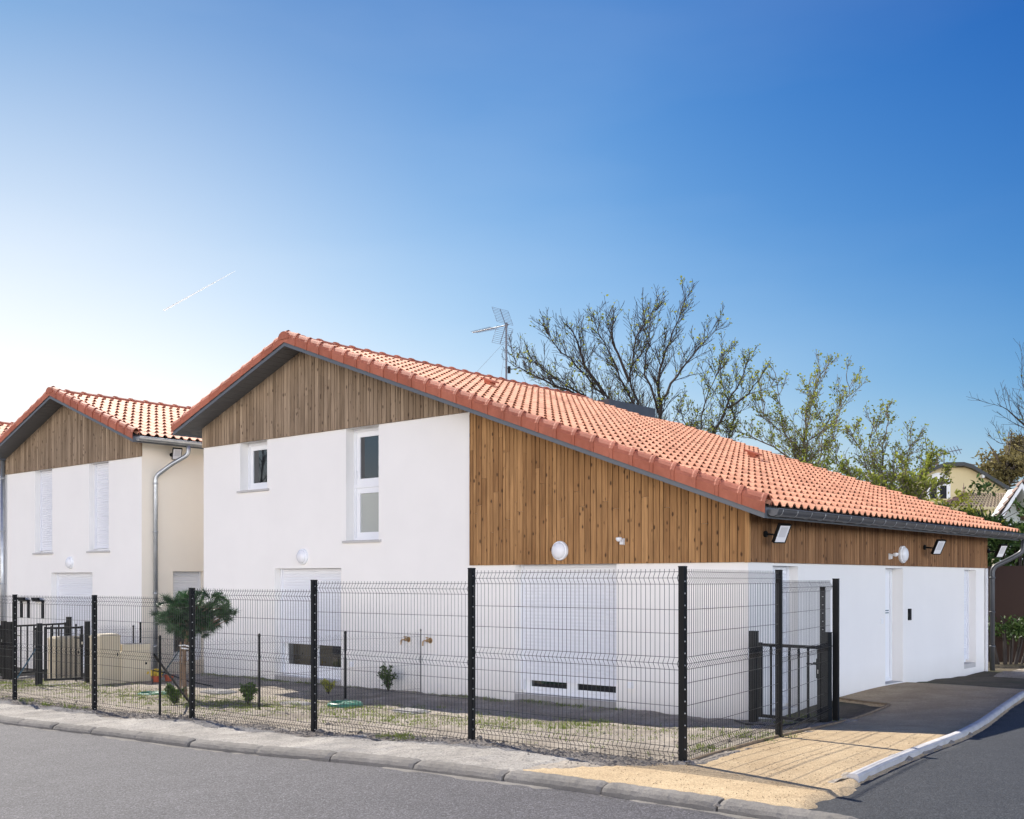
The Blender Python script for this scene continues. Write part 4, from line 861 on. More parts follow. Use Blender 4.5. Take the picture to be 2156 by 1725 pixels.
chain(cf2, C2, [p.z for p in C2]); strut(cf2, C2[0]+Vector((0, 0, .85)), C2[0].lerp(C2[1], .5)+Vector((0, 0, 0)), 'greensteel', .013)
C3 = [gp(15.3, -2.3), gp(13.9, -4.0)]
cf3 = empty('chain_link_fence', gp(15, -2), 'low chain-link fence behind the beige cabinets under the left house', 'fence', 'low chain-link garden fences', RZ)
C3 = [pix(296, 1428, -.15), pix(203, 1432, -.15), pix(160, 1436, -.15)]
for p in C3: p.z = g1(*toab(p.x, p.y)); tpost(cf3, p, 1.15)
chain(cf3, C3, [p.z for p in C3], 1.05); strut(cf3, C3[0]+Vector((0, 0, .75)), C3[0].lerp(C3[1], .45)+Vector((0, 0, .02)))
C4 = [pix(76, 1446, -.1), pix(-60, 1452, -.1)]
cf4 = empty('chain_link_fence', C4[0], 'low chain-link fence at the left edge running to the nearer barred gate', 'fence', 'low chain-link garden fences', RZ)
for p in C4: tpost(cf4, p, 1.1)
chain(cf4, C4, [p.z for p in C4]); strut(cf4, C4[0]+Vector((0, 0, .72)), C4[0].lerp(C4[1], .36)+Vector((0, -.02, .05)), 'greensteel', .013)
# ------------------------------------------------------------------ cabinets, lids, small garden things
def cabinet(x0, x1, ybot, ytop, deep, label, cap=0, zg=None):
    p0 = pix(x0, ybot[0], zg); p1 = pix(x1, ybot[1], zg); rz = math.atan2(p1.y-p0.y, p1.x-p0.x); W = (p1-p0).length; H = (ybot[0]-ytop)/F*p0.y
    c, s_ = math.cos(rz), math.sin(rz); T = lambda x, y, z: Vector((p0.x+x*c-y*s_, p0.y+x*s_+y*c, p0.z+z))
    t = empty('meter_cabinet', p0, label, 'cabinet', 'beige meter cabinets', rz)
    b = MB(); b.box(0, W, 0, deep, -.2, H-.05, .5, T=T); b.box(-.012, W+.012, -.012, deep+.012, H-.05, H-.02, .5, T=T)
    b.hexa([T(0, 0, H-.02), T(W, 0, H-.02), T(W, deep, H-.02), T(0, deep, H-.02), T(.03, .03, H+.015), T(W-.03, .03, H+.015), T(W-.03, deep-.03, H+.015), T(.03, deep-.03, H+.015)], .5)
    b.build('body', M['beige'], t)
    b = MB(); b.box(W*.08, W*.92, -.008, -.0005, .18, H-.10, .5, T=T); d = b.build('door', M['beige'], t)
    b = MB(); b.box(W*.82, W*.87, -.014, -.008, H*.55, H*.62, .5, T=T); b.build('lock', M['black'], d)
    if cap: b = MB(); b.box(W*.05, W*1.0, .02, deep, H+.016, H+cap, .5, T=T); b.build('cap', M['beige'], t)
    return t
cabinet(120, 172, (1423, 1419), 1343, .35, 'beige cabinet seen through the bars of the nearer left gate', zg=-.13)
cabinet(211, 253, (1441, 1437), 1338, .30, 'tall narrow beige cabinet beside the wide stepped one')
cabinet(254, 317, (1437, 1433), 1372, .45, 'wide low beige cabinet with a raised cap on top', .13)
def lid(x, y, r, m, label, square=False, zz=.03):
    p = pix(x, y)
    if square:
        b = MB(); b.box(-r, r, -r*.8, r*.8, -.05, zz, .5, T=lambda u, v, w_: p+Vector((u*.75+v*.65, -u*.65+v*.75, w_))); b.box(-r*.86, r*.86, -r*.66, r*.66, zz, zz+.012, .5, T=lambda u, v, w_: p+Vector((u*.75+v*.65, -u*.65+v*.75, w_)))
        for k in range(-3, 4): b.box(-r*.8, r*.8, r*.17*k-.012, r*.17*k+.012, zz+.012, zz+.02, .5, T=lambda u, v, w_: p+Vector((u*.75+v*.65, -u*.65+v*.75, w_)))
    else:
        b = MB(); b.lathe(p, (0, 0, 1), [(r*1.04, -.05), (r*1.04, zz*.5), (r, zz), (r*.93, zz+.012), (r*.9, zz+.004), (.01, zz+.014)], 32, .5)
        for k in range(8): an = k*math.pi/4; b.tube([p+Vector((math.cos(an)*r*.25, math.sin(an)*r*.25, zz+.016)), p+Vector((math.cos(an)*r*.85, math.sin(an)*r*.85, zz+.012))], .012, 5, col=.5)
    o = b.build('manhole_cover', m, origin=p); fixn(o); tag(o, label, 'manhole cover')
lid(726.6, 1486, .26, M['lid'], 'large round green plastic manhole cover in the grass before the left French window', zz=.045)
lid(322, 1462, .24, M['lid'], 'round green manhole cover near the pine in the left garden', zz=.02)
lid(460, 1459, .26, M['concrete'], 'square grey cover in the shade left of the bush', True, .03)
lid(622, 1483, .24, M['concrete'], 'square grey cover in the sandy grass left of the large green lid', True, .015)
lid(862, 1499, .24, M['concrete'], 'square grey cover in the grass nearest the tall middle post', True, .015)
# flower pots and dark hose at the cabinets
p = pix(335, 1441); p = pix(240+92, 1441); p = pix(333-0, 1441)
for (x, y, f, l) in ((330, 1436, True, 'red pot with yellow flowers on the sand before the beige cabinets'), (356, 1434, False, 'empty red pot beside the flowering one')):
    q = pix(x, y); t = empty('flower_pot', q, l, 'flower pot'); b = MB(); b.lathe(q, (0, 0, 1), [(.07, 0), (.095, .10), (.10, .12), (.085, .12), (.06, .06)], 16); b.build('pot', M['red'], t)
    if f:
        b = MB()
        for _ in range(70):
            v = Vector((random.gauss(0, .05), random.gauss(0, .05), random.uniform(.11, .24))); d = Vector((random.uniform(-1, 1), random.uniform(-1, 1), random.uniform(0, 1))).normalized()*.03; e = d.orthogonal().normalized()*.02; b.quad(q+v-d-e, q+v+d-e, q+v+d+e, q+v-d+e)
        b.build('blossom', M['yellowf'], t)
b = MB(); q = pix(322, 1440); b.tube([q, q+Vector((0, 0, .25)), q+Vector((.25, -.1, .22)), q+Vector((.8, -.4, .08)), q+Vector((1.3, -.6, .01))], .014, 6); tag(b.build('garden_hose', M['black'], origin=q), 'black hose looping from the ground beside the wide beige cabinet', 'hose')
b = MB(); P_ = [pix(x, y, None)+Vector((0, 0, .015)) for x, y in ((1548, 1520), (1570, 1527), (1600, 1529), (1640, 1532), (1690, 1524))]
b.tube(P_, .012, 6); tag(b.build('cable', M['black'], origin=P_[0]), 'black cable lying on the soil at the foot of the house corner', 'cable')
# ------------------------------------------------------------------ plants
def leafcloud(b, c, rad, n, size, clump=0, flat=.5, asp=.5):
    cl = [Vector((random.gauss(0, .5)*rad[0], random.gauss(0, .5)*rad[1], random.gauss(0, .5)*rad[2])) for _ in range(clump)] if clump else None
    for i in range(n):
        if cl: o = random.choice(cl)+Vector((random.gauss(0, .16)*rad[0], random.gauss(0, .16)*rad[1], random.gauss(0, .16)*rad[2]))
        else:
            v = Vector((random.gauss(0, 1), random.gauss(0, 1), random.gauss(0, 1))).normalized()*random.random()**.33; o = Vector((v.x*rad[0], v.y*rad[1], v.z*rad[2]))
        leaf(b, c+o, size*random.uniform(.6, 1.3), asp)
def leaf(b, p, s_, asp=.5, d=None):
    d = d or Vector((random.gauss(0, 1), random.gauss(0, 1), random.gauss(.3, .8))).normalized(); e = d.cross(Vector((random.gauss(0, 1), random.gauss(0, 1), random.gauss(0, 1)))).normalized()
    b.add([p, p+d*s_*.5+e*s_*asp*.5, p+d*s_, p+d*s_*.5-e*s_*asp*.5], [(0, 1, 2, 3)])
def bush(name, x, y, wpx, hpx, m, label, n=500, dense=1., leafs=.05, asp=.6):
    p = pix(x, y); k = p.y/F; n = int(n*1.8); W = wpx*k; H = hpx*k; t = empty(name, p, label, 'bush', 'young shrubs planted in the sand'); bs = MB(); bl = MB()
    for i in range(18):
        an = random.uniform(0, 6.28); rr = random.uniform(.2, 1)**.7; e = p+Vector((math.cos(an)*W*.46*rr, math.sin(an)*W*.46*rr, H*random.uniform(.55, 1.02))); mid = p.lerp(e, .5)+Vector((0, 0, H*.1))
        bs.tube([p, mid, e], [.007, .005, .002], 4, cap=False)
        for _ in range(int(n/18)):
            q = mid.lerp(e, random.random()**.6) if random.random() < .75 else p.lerp(mid, random.uniform(.4, 1)); leaf(bl, q+Vector((random.gauss(0, .04*W), random.gauss(0, .04*W), random.gauss(0, .04*H))), leafs*random.uniform(.6, 1.2), asp)
    bs.build('stems', M['bark'], t); bl.build('foliage', m, t)
bush('shrub', 368, 1484, 44, 40, M['leaf_bush'], 'round dark green shrub at the foot of the pine', 700)
bush('shrub', 522, 1484, 46, 44, M['leaf_bush'], 'green shrub leaning left of the second low chain-link post', 600)
bush('shrub', 692, 1462, 38, 34, M['leaf_yellow'], 'bright yellow green shrub left of the large round green lid', 480, leafs=.03)
bush('shrub', 818, 1457, 48, 56, M['leaf_dark'], 'sparse dark shrub by the white wall under the taps', 330)
bush('shrub', 951, 1458, 14, 34, M['leaf_bush'], 'thin upright shrub against the white wall', 70)
bush('shrub', 1370, 1512, 50, 16, M['leaf_bush'], 'low straggling weeds at the wall foot right of the wide window', 120) if False else None
# pine
pb = pix(391, 1469); t = empty('pine_tree', pb, 'small round-headed pine on a bare trunk tied to stakes behind the fence', 'tree'); k = pb.y/F; cz = CAMZ+(HY-1291)*k
b = MB(); b.tube([pb-Vector((0, 0, .1)), pb+Vector((-.03, 0, .4)), pb+Vector((-.02, 0, .8)), pb+Vector((.03, 0, 1.05)), pb+Vector((.08, 0, 1.5))], [.038, .034, .034, .03, .02], 9); 
cc = Vector((pb.x+.10, pb.y, cz)); tips = []
for i in range(85):
    v = Vector((random.gauss(0, 1), random.gauss(0, 1), random.gauss(0, .8))).normalized(); rr = random.uniform(.55, 1); e = cc+Vector((v.x*.66, v.y*.62, v.z*.38))*rr
    s_ = pb+Vector((.04, 0, 1.05+.5*random.random())); mid = s_.lerp(e, .55)+Vector((0, 0, -.04)); b.tube([s_, mid, e], [.016, .011, .006], 5, cap=False); tips.append((e, (v+Vector((0, 0, .35))).normalized())); tips.append((mid, v))
b.build('trunk', M['bark_pine'], t); b = MB()
for (e, v) in tips+[(cc+Vector((random.gauss(0, .40), random.gauss(0, .38), random.gauss(0, .22))), Vector((random.gauss(0, 1), random.gauss(0, 1), random.gauss(.3, .8))).normalized()) for _ in range(130)]:
    if ((e.x-cc.x)/.70)**2+((e.y-cc.y)/.66)**2+((e.z-cc.z)/.42)**2 > 1.1: continue
    ax = v; c_ = random.random()
    for _ in range(120):
        s0 = e-ax*random.uniform(0, .13); d = (ax*random.uniform(.5, 1.2)+Vector((random.gauss(0, .55), random.gauss(0, .55), random.gauss(0, .5)))).normalized(); L_ = random.uniform(.08, .16); q = d.orthogonal().normalized()*.0046
        q = Quaternion(d, random.uniform(0, 6.28)) @ q; b.add([s0-q, s0+q, s0+d*L_], [(0, 1, 2)], min(1, max(0, c_+random.uniform(-.3, .3))))
b.build('crown', M['needle'], t)
for dx, dy in ((-.10, .02), (.09, -.06)): b = MB(); b.tube([pb+Vector((dx, dy, -.2)), pb+Vector((dx*.9, dy, .92))], .017, 6); b.build('stake', M['stake'], t)
b = MB(); b.tube([pb+Vector((-.10, -.02, .86)), pb+Vector((.0, -.07, .87)), pb+Vector((.09, -.09, .85)), pb+Vector((.1, -.03, .80)), pb+Vector((-.06, -.06, .82))], .012, 5); b.build('tie', M['pvc'], t)
# ------------------------------------------------------------------ bare and budding trees behind the house
def tube_add(b, pts, rs, n): b.tube(pts, rs, n, cap=False)
def grow(bw_, bl, p, d, L_, r, lvl, maxl, leafp, up=.25, spread=.6, leafs=.12):
    n = 5 if lvl < 2 else 3 if lvl == maxl else 4; pts = [p]; q = p.copy(); v = d.copy()
    for i in range(n):
        v = (v+Vector((random.gauss(0, .13), random.gauss(0, .13), random.gauss(0, .08)+up*.22))).normalized(); q = q+v*L_/n; pts.append(q)
    rs = [max(.0062, r*(1-.72*i/n)) for i in range(n+1)]; tube_add(bw_, pts, rs, 5 if lvl < 2 else 3)
    if lvl < maxl:
        m_ = {0: 9, 1: 8, 2: 9, 3: 5}.get(lvl, 5)
        for k in range(m_):
            f = .18+.82*(k+random.random())/m_; i = min(n-1, int(f*n)); s_ = pts[i].lerp(pts[i+1], f*n-i); dv = (pts[i+1]-pts[i]).normalized()
            o = Vector((random.gauss(0, 1), random.gauss(0, 1), random.gauss(0, .7))); o = (o-dv*o.dot(dv)).normalized(); nd = (dv*random.uniform(.5, .9)+o*spread+Vector((0, 0, up*.6))).normalized()
            grow(bw_, bl, s_, nd, L_*random.uniform(.28, .5)*(1.15-.5*f), rs[i]*.55, lvl+1, maxl, leafp, up, spread, leafs)
    if lvl >= maxl-1:
        for k in range(1, len(pts)):
            if random.random() < leafp:
                for _ in range(random.randint(1, 3)): leaf(bl, pts[k]+Vector((random.gauss(0, .05), random.gauss(0, .05), random.gauss(0, .05))), leafs*random.uniform(.5, 1.2), .6)
def limb_tree(name, label, Y, limbs, leafp, m_leaf, m_bark='bark', r0=.17, leafs=.11, twig=(6, 2), group='trees behind the roofs', dens=1., jit=.5, len0=1.15):
    """limbs: guide polylines seen at distance Y, each given its own depth, grown out with twigs"""
    x0, y0 = limbs[0][0]; base = far(x0, HY, Y); base.z = -.1; t = empty(name, base, label, 'tree', group); bw_ = MB(); bl = MB()
    for li, lb in enumerate(limbs):
        dY = random.uniform(-1, 1)*jit*2.4 if li else 0; pts = []; m_ = len(lb)
        for i, (x, y) in enumerate(lb): pts.append(far(x, y, Y+dY*(i/max(1, m_-1))))
        if lb[0][1] > 880 or li == 0: pts = [Vector((base.x+(pts[0].x-base.x)*.3, base.y, -.2)), Vector(((base.x+pts[0].x)/2, base.y, max(.5, pts[0].z*.55)))]+pts
        sm = []
        for i in range(len(pts)-1):
            for k in range(3):
                q = pts[i].lerp(pts[i+1], k/3); sm.append(q+Vector((random.gauss(0, .03), random.gauss(0, .05), random.gauss(0, .03))))
        sm.append(pts[-1]); N_ = len(sm)-1; rl = r0*(1. if li == 0 else random.uniform(.5, .75)); rs = [max(.012, rl*(1-i/N_)**.8) for i in range(N_+1)]
        tube_add(bw_, sm, rs, 6)
        tot = sum((sm[i+1]-sm[i]).length for i in range(N_))
        for i in range(2, N_):
            if sm[i].z < 3.0: continue
            for _ in range(int(twig[0]*dens*(sm[i+1]-sm[i]).length+random.random())):
                s_ = sm[i].lerp(sm[i+1], random.random()); dv = (sm[i+1]-sm[i]).normalized(); o = Vector((random.gauss(0, 1), random.gauss(0, 1), random.gauss(0, .5))); o = (o-dv*o.dot(dv)).normalized()
                nd = (dv*.7+o*.62+Vector((0, 0, .25))).normalized(); f = 1-i/N_
                grow(bw_, bl, s_, nd, len0*random.uniform(.45, 1.2)*(.5+.8*f), max(.012, rs[i]*.4), 2, 2+twig[1], leafp, .3, .55, leafs)
    bw_.build('trunk', M[m_bark], t)
    if bl.v: bl.build('crown', M[m_leaf], t)
    return t
LA = [[(1395, 1010), (1390, 880), (1386, 800), (1402, 740), (1425, 680), (1443, 626)],
      [(1380, 1000), (1345, 885), (1315, 810), (1288, 755), (1262, 705), (1243, 660)],
      [(1345, 960), (1272, 835), (1215, 772), (1170, 725), (1135, 675)],
      [(1335, 980), (1228, 832), (1150, 785), (1110, 745)],
      [(1372, 990), (1345, 865), (1325, 790), (1342, 705), (1372, 658), (1390, 645)],
      [(1392, 845), (1425, 790), (1462, 745), (1512, 690)],
      [(1388, 870), (1360, 790), (1368, 720), (1352, 668)],
      [(1300, 900), (1195, 822), (1120, 790), (1085, 772), (1078, 740)],
      [(1272, 835), (1230, 770), (1215, 715), (1200, 690)], [(1325, 800), (1290, 720), (1285, 680)]]
limb_tree('bare_tree', 'largest bare dark tree right of the antenna, its crown topping all others', 35, LA, .05, 'leaf', r0=.085, twig=(10, 1), len0=1.15)
LB = [[(1500, 1030), (1505, 910), (1535, 850), (1560, 800), (1578, 750)], [(1490, 960), (1472, 880), (1500, 800), (1525, 740)], [(1520, 980), (1545, 880), (1520, 800), (1515, 760)], [(1480, 960), (1440, 885), (1425, 855)], [(1530, 860), (1575, 830), (1600, 800)]]
limb_tree('budding_tree', 'half-bare budding tree between the largest bare one and the green thicket', 32, LB, .25, 'leaf', r0=.07, twig=(7, 1), len0=1.05, leafs=.09)
LC = [[(1700, 1040), (1695, 930), (1700, 860), (1725, 800), (1745, 765)], [(1690, 980), (1650, 905), (1640, 840), (1632, 785)], [(1700, 930), (1760, 890), (1785, 830), (1782, 790)], [(1680, 980), (1600, 925), (1530, 905), (1480, 900)], [(1690, 960), (1620, 890), (1600, 830)], [(1720, 980), (1740, 900), (1700, 820)]]
limb_tree('budding_tree', 'tangled budding tree with pale green leaves above the middle of the roof edge', 33, LC, .36, 'leaf', 'bark_pale', r0=.06, twig=(6.5, 1), len0=1.05, leafs=.10)
LD = [[(1860, 1060), (1858, 960), (1866, 900), (1870, 850)], [(1850, 1040), (1820, 960), (1790, 905)], [(1870, 1020), (1905, 960), (1925, 930)], [(1840, 1040), (1830, 940), (1838, 880)], [(1880, 1010), (1940, 985), (1960, 960)], [(1800, 1020), (1760, 960), (1750, 900)]]
limb_tree('budding_tree', 'slender saplings with thin leaves just left of the yellow villa', 31, LD, .42, 'leaf', 'bark_pale', r0=.045, twig=(6, 1), len0=.95, leafs=.09)
LE = [[(1900, 1090), (1945, 1045), (1985, 1010)], [(1900, 1090), (1935, 1050), (1960, 1020)], [(1900, 1090), (1925, 1030), (1950, 990), (1975, 965)], [(1880, 1080), (1860, 1030), (1850, 1000)], [(1900, 1080), (1900, 1020), (1908, 990)], [(1840, 1060), (1800, 1010), (1770, 990)], [(1820, 1060), (1740, 1000), (1700, 985)]]
limb_tree('leafy_tree', 'fresh yellow green tree hiding the left half of the villa gable', 29, LE, .8, 'leaf', 'bark_pale', r0=.04, twig=(7, 1), len0=.8, leafs=.10)
LF = [[(2240, 1000), (2210, 950), (2165, 905), (2130, 870), (2100, 850)], [(2230, 960), (2190, 890), (2160, 840), (2150, 790)], [(2230, 1000), (2180, 960), (2130, 940), (2098, 930)], [(2230, 940), (2200, 860), (2185, 790)]]
limb_tree('bare_tree', 'bare tree reaching in from the right edge over the white gable house', 45, LF, .02, 'leaf', r0=.12, twig=(3.2, 1), len0=2.2)

# ------------------------------------------------------------------ far right: villa, white gabled house, wall, hedge
YV = 66.
vk = YV/F; V0 = far(2007, HY, YV); V0.z = -.3
vil = empty('villa', V0, 'yellow gabled villa with a white arched window beyond the trees', 'house', None, 0.)
VT = lambda x, y, z: Vector((V0.x+x*.985+y*.17, V0.y-x*.17+y*.985, z))      # x along the gable, y depth
vz = lambda y: CAMZ+(HY-y)*vk
hw = 3.55; ez = vz(1042); pk = vz(983); b = MB()
b.add([VT(-hw, 0, -.5), VT(hw-.25, 0, -.5), VT(hw-.25, 0, ez+.25), VT(.75, 0, pk-.05), VT(-.75, 0, pk-.05), VT(-hw, 0, ez+.25)], [(0, 1, 2, 3, 4, 5)]); b.quad(VT(hw-.25, 0, -.5), VT(hw-.25, 9, -.5), VT(hw-.25, 9, ez), VT(hw-.25, 0, ez)); b.quad(VT(-hw, 0, -.5), VT(-hw, 9, -.5), VT(-hw, 9, ez), VT(-hw, 0, ez))
b.build('wall', M['yellow_wall'], vil)
b = MB(); prof = [(-hw-.35, ez-.10), (-1.0, pk+.0), (-.5, pk+.16), (.5, pk+.16), (1.0, pk+.0), (hw+.1, ez-.10)]
vs = []
for (x, z) in prof:
    for (y, dz) in ((-.55, -.16), (-.55, .06), (9.3, .06), (9.3, -.16)): vs.append(VT(x, y, z+dz))
b.add(vs, [(4*i+j, 4*i+(j+1) % 4, 4*i+4+(j+1) % 4, 4*i+4+j) for i in range(5) for j in range(4)]+[(0, 1, 2, 3), (20, 23, 22, 21)]); r_ = b.build('roof', M['darkroof'], vil); fixn(r_)
b = MB()
for (x, z) in ((1.6, pk-.62), (2.9, ez+.35), (-1.7, pk-.62)): b.box(-.07, .07, -.5, -.001, -.1, .1, T=lambda p, q, r: VT(x+p, q, z+r)); 
b.build('bracket', M['whitepaint'], vil)
cx_ = -.85; z0, z1 = vz(1050), vz(1019); rO, rI = .68, .47; b = MB()
vo_, vi_ = [], []
for k in range(13):
    an = math.pi*k/12; vo_.append((cx_+rO*math.cos(an), z1+rO*math.sin(an))); vi_.append((cx_+rI*math.cos(an), z1+rI*math.sin(an)))
vo_ = [(cx_+rO, z0)]+vo_+[(cx_-rO, z0)]; vi_ = [(cx_+rI, z0)]+vi_+[(cx_-rI, z0)]
for k in range(len(vo_)-1):
    (a1, c1), (a2, c2), (e1, h1), (e2, h2) = vo_[k], vo_[k+1], vi_[k], vi_[k+1]
    b.hexa([VT(a1, -.05, c1), VT(a2, -.05, c2), VT(e2, -.05, h2), VT(e1, -.05, h1), VT(a1, -.002, c1), VT(a2, -.002, c2), VT(e2, -.002, h2), VT(e1, -.002, h1)])
w_ = b.build('arched_window', M['whitepaint'], vil); fixn(w_)
b = MB(); b.add([VT(x, -.012, z) for (x, z) in vi_], [tuple(range(len(vi_)))]); b.build('pane', M['darkpane'], w_)
b = MB(); b.box(-.09, .09, -.045, -.015, z0, z1+rI, T=lambda p, q, r: VT(cx_+p, q, r)); b.box(-rI, rI, -.04, -.015, z1-.1, z1, T=lambda p, q, r: VT(cx_+p, q, r)); b.build('mullion', M['whitepaint'], w_)
def finial(x, yb, yt, Y, par):
    p = far(x, yb, Y); h = (yb-yt)*Y/F; b = MB(); b.lathe(p, (0, 0, 1), [(.16*h, 0), (.12*h, .12*h), (.06*h, .2*h), (.13*h, .32*h), (.05*h, .42*h), (.04*h, .5*h), (.10*h, .58*h), (.03*h, .68*h), (.012*h, 1*h)], 10); b.build('finial', M['oldtile'], par)
finial(2044, 1000, 975, YV+4, vil); finial(1972, 980, 948, YV+1, vil)
b = MB(); p = far(1987.6, 985, YV+2); q = far(1987.6, 948, YV+2); b.tube([p, q], .04, 6); q2 = q-Vector((0, 0, .2)); b.tube([q2+Vector((-.2, 0, 0)), q2+Vector((1.1, 0, .25))], .03, 5)
for k in range(5): b.tube([q2+Vector((.1+.2*k, -.35, .05*k-.25)), q2+Vector((.1+.2*k, .3, .05*k+.3))], .02, 4)
b.build('antenna', M['mast'], vil)
def tiled_face(b, A, B, C_, D_, nr, nc):
    """simple pan tiles on the quad A,B (eave) D_,C_ (ridge)"""
    nrm = (B-A).cross(D_-A).normalized(); nrm = nrm if nrm.z > 0 else -nrm
    for i in range(nr):
        for j in range(nc):
            P = lambda u, v: (A.lerp(B, u)).lerp(D_.lerp(C_, u), v)
            u0, u1, v0, v1 = j/nc, (j+1)/nc, i/nr, (i+1)/nr+.1/nr; c = random.random(); um = (u0+u1)/2
            b.add([P(u0, v0)+nrm*.02, P(um, v0)+nrm*.12, P(u1, v0)+nrm*.02, P(u0, v1)-nrm*.02, P(um, v1)+nrm*.05, P(u1, v1)-nrm*.02], [(0, 1, 4, 3), (1, 2, 5, 4)], c)
b = MB(); Y1 = 58.; tiled_face(b, far(2003, 1068, Y1), far(2124, 1070, Y1), far(2118, 1040, Y1+3.2), far(2036, 1040, Y1+3.2), 7, 16)
tiled_face(b, far(1955, 1080, Y1+2), far(2003, 1068, Y1), far(2036, 1040, Y1+3.2), far(2030, 1038, Y1+3.6), 6, 5)
bl_ = empty('outbuilding', far(2040, HY, Y1+2)-Vector((0, 0, 2.1)), 'low outbuilding with an old brown tiled roof in front of the yellow villa', 'house')
b.build('roof', M['oldtile'], bl_); finial(2029, 1042, 1017, Y1+3.3, bl_)
b = MB(); p = far(2000, 1072, Y1+.6); q = far(2124, 1072, Y1+.6); b.quad(Vector((p.x, p.y, -.5)), Vector((q.x, q.y, -.5)), q, p); b.quad(Vector((q.x, q.y, -.5)), Vector((q.x, q.y+6, -.5)), q+Vector((0, 6, 0)), q); b.build('wall', M['yellow_wall'], bl_)
b = MB(); tiled_face(b, far(1822, 1016, YV+6), far(1915, 1016, YV+6), far(1915, 996, YV+9), far(1822, 996, YV+9), 6, 18); b.build('rear_roof', M['oldtile'], vil)
# white gabled house at the right edge
Yw = 34.; W0 = far(2215, HY, Yw); W0.z = 0; wh = empty('house', W0, 'white house with blue-white gable eaves cut off by the right edge', 'house')
wz = lambda y: CAMZ+(HY-y)*Yw/F; ax = far(2150, 1013, Yw).x; bx_ = far(2100, 1091, Yw).x; z_p, z_e = wz(1016), wz(1094)
b = MB()
def bar3(b, x0, z0, x1, z1, ya, yb, h): b.hexa([Vector((x0, ya, z0-h)), Vector((x1, ya, z1-h)), Vector((x1, yb, z1-h)), Vector((x0, yb, z0-h)), Vector((x0, ya, z0)), Vector((x1, ya, z1)), Vector((x1, yb, z1)), Vector((x0, yb, z0))])
bar3(b, bx_, z_e, ax, z_p, Yw-.06, Yw, .18); bar3(b, ax, z_p, 2*ax-bx_, z_e, Yw-.06, Yw, .18); o = b.build('bargeboard', M['whitepaint'], wh); fixn(o)
b = MB(); bar3(b, bx_, z_e-.16, ax, z_p-.16, Yw+.003, Yw+.9, .03); bar3(b, ax, z_p-.16, 2*ax-bx_, z_e-.16, Yw+.003, Yw+.9, .03); o = b.build('soffit', M['bluewhite'], wh); fixn(o)
b = MB(); DX = 4.6      # the house runs away to the right, so its left slope is seen edge-on
tiled_face(b, Vector((bx_-.1, Yw-.1, z_e+.03)), Vector((bx_-.1+DX, Yw+7, z_e+.03)), Vector((ax+DX, Yw+7, z_p+.06)), Vector((ax, Yw-.1, z_p+.06)), 6, 30); tiled_face(b, Vector((2*ax-bx_+.1, Yw-.1, z_e+.03)), Vector((2*ax-bx_+.1+DX, Yw+7, z_e+.03)), Vector((ax+DX, Yw+7, z_p+.06)), Vector((ax, Yw-.1, z_p+.06)), 6, 30); b.build('roof', M['oldtile'], wh)
b = MB(); xw = bx_+.35; xe = 2*ax-bx_-.35; b.add([Vector((xw, Yw+.9, -.5)), Vector((xe, Yw+.9, -.5)), Vector((xe, Yw+.9, z_e+.2)), Vector((ax, Yw+.9, z_p-.2)), Vector((xw, Yw+.9, z_e+.2))], [(0, 1, 2, 3, 4)]); b.quad(Vector((xw, Yw+.9, -.5)), Vector((xw+DX, Yw+7, -.5)), Vector((xw+DX, Yw+7, z_e+.2)), Vector((xw, Yw+.9, z_e+.2))); b.build('wall', M['bluewhite'], wh)
b = MB(); b.box(-.45, .45, -.05, -.004, wz(1165), wz(1095), T=lambda p, q, r: Vector((ax+.2+p, Yw+.9+q, r))); w_ = b.build('window', M['whitepaint'], wh)
b = MB(); b.box(-.38, .38, -.06, -.051, wz(1158), wz(1100), T=lambda p, q, r: Vector((ax+.2+p, Yw+.9+q, r))); b.build('pane', M['glass'], w_)
# brown garden wall and hedge at the far end of the side yard
wa, wb_ = far(2070, 1330, 25.5), far(2240, 1330, 24.0); b = MB(); zt_ = CAMZ+(HY-1192)*25/F
d_ = (wb_-wa); d_.z = 0; d_.normalize(); n_ = Vector((-d_.y, d_.x, 0))
b.hexa([Vector((wa.x, wa.y, -.4)), Vector((wb_.x, wb_.y, -.4)), Vector((wb_.x, wb_.y, -.4))+n_*.2, Vector((wa.x, wa.y, -.4))+n_*.2, Vector((wa.x, wa.y, zt_)), Vector((wb_.x, wb_.y, zt_)), Vector((wb_.x, wb_.y, zt_))+n_*.2, Vector((wa.x, wa.y, zt_))+n_*.2])
o = b.build('garden_wall', M['brownwall'], origin=wa); fixn(o); tag(o, 'dark brown garden wall behind the house at the right edge', 'wall')
def shrubmass(name, label, c, rad, n, size, m, cat='hedge', stems=14, clump=26, group=None):
    t = empty(name, Vector((c.x, c.y, -.05)), label, cat, group); b = MB(); leafcloud(b, c, rad, n, size, clump, asp=.38); b.build('foliage', M[m], t); b = MB()
    for _ in range(stems):
        e = c+Vector((random.gauss(0, .5)*rad[0], random.gauss(0, .4)*rad[1], random.uniform(-.2, .9)*rad[2])); b.tube([Vector((c.x+(e.x-c.x)*.3, c.y, 0)), c.lerp(e, .6), e], [.03, .018, .008], 4, cap=False)
    b.build('stems', M['bark'], t)
c = far(2078, 1112, 28.); shrubmass('laurel_hedge', 'tall laurel with long leaves rising over the far end of the tiled roof', c, (1.15, .7, .62), 3600, .16, 'leaf_dark')
c = far(2135, 1150, 27.); shrubmass('laurel_hedge', 'dark laurel mass above the brown wall behind the downpipe', c, (.95, .6, .62), 3600, .15, 'leaf_dark')
c = far(2010, 1090, 29.); shrubmass('laurel_hedge', 'pale flowering laurel just left of the outbuilding roof', c, (.8, .6, .5), 1500, .14, 'leaf_yellow')
c = far(2120, 1318, 24.3); shrubmass('ground_shrub', 'dark low planting at the foot of the brown wall', c, (1.3, .4, .30), 2400, .10, 'leaf_dark', 'shrub')
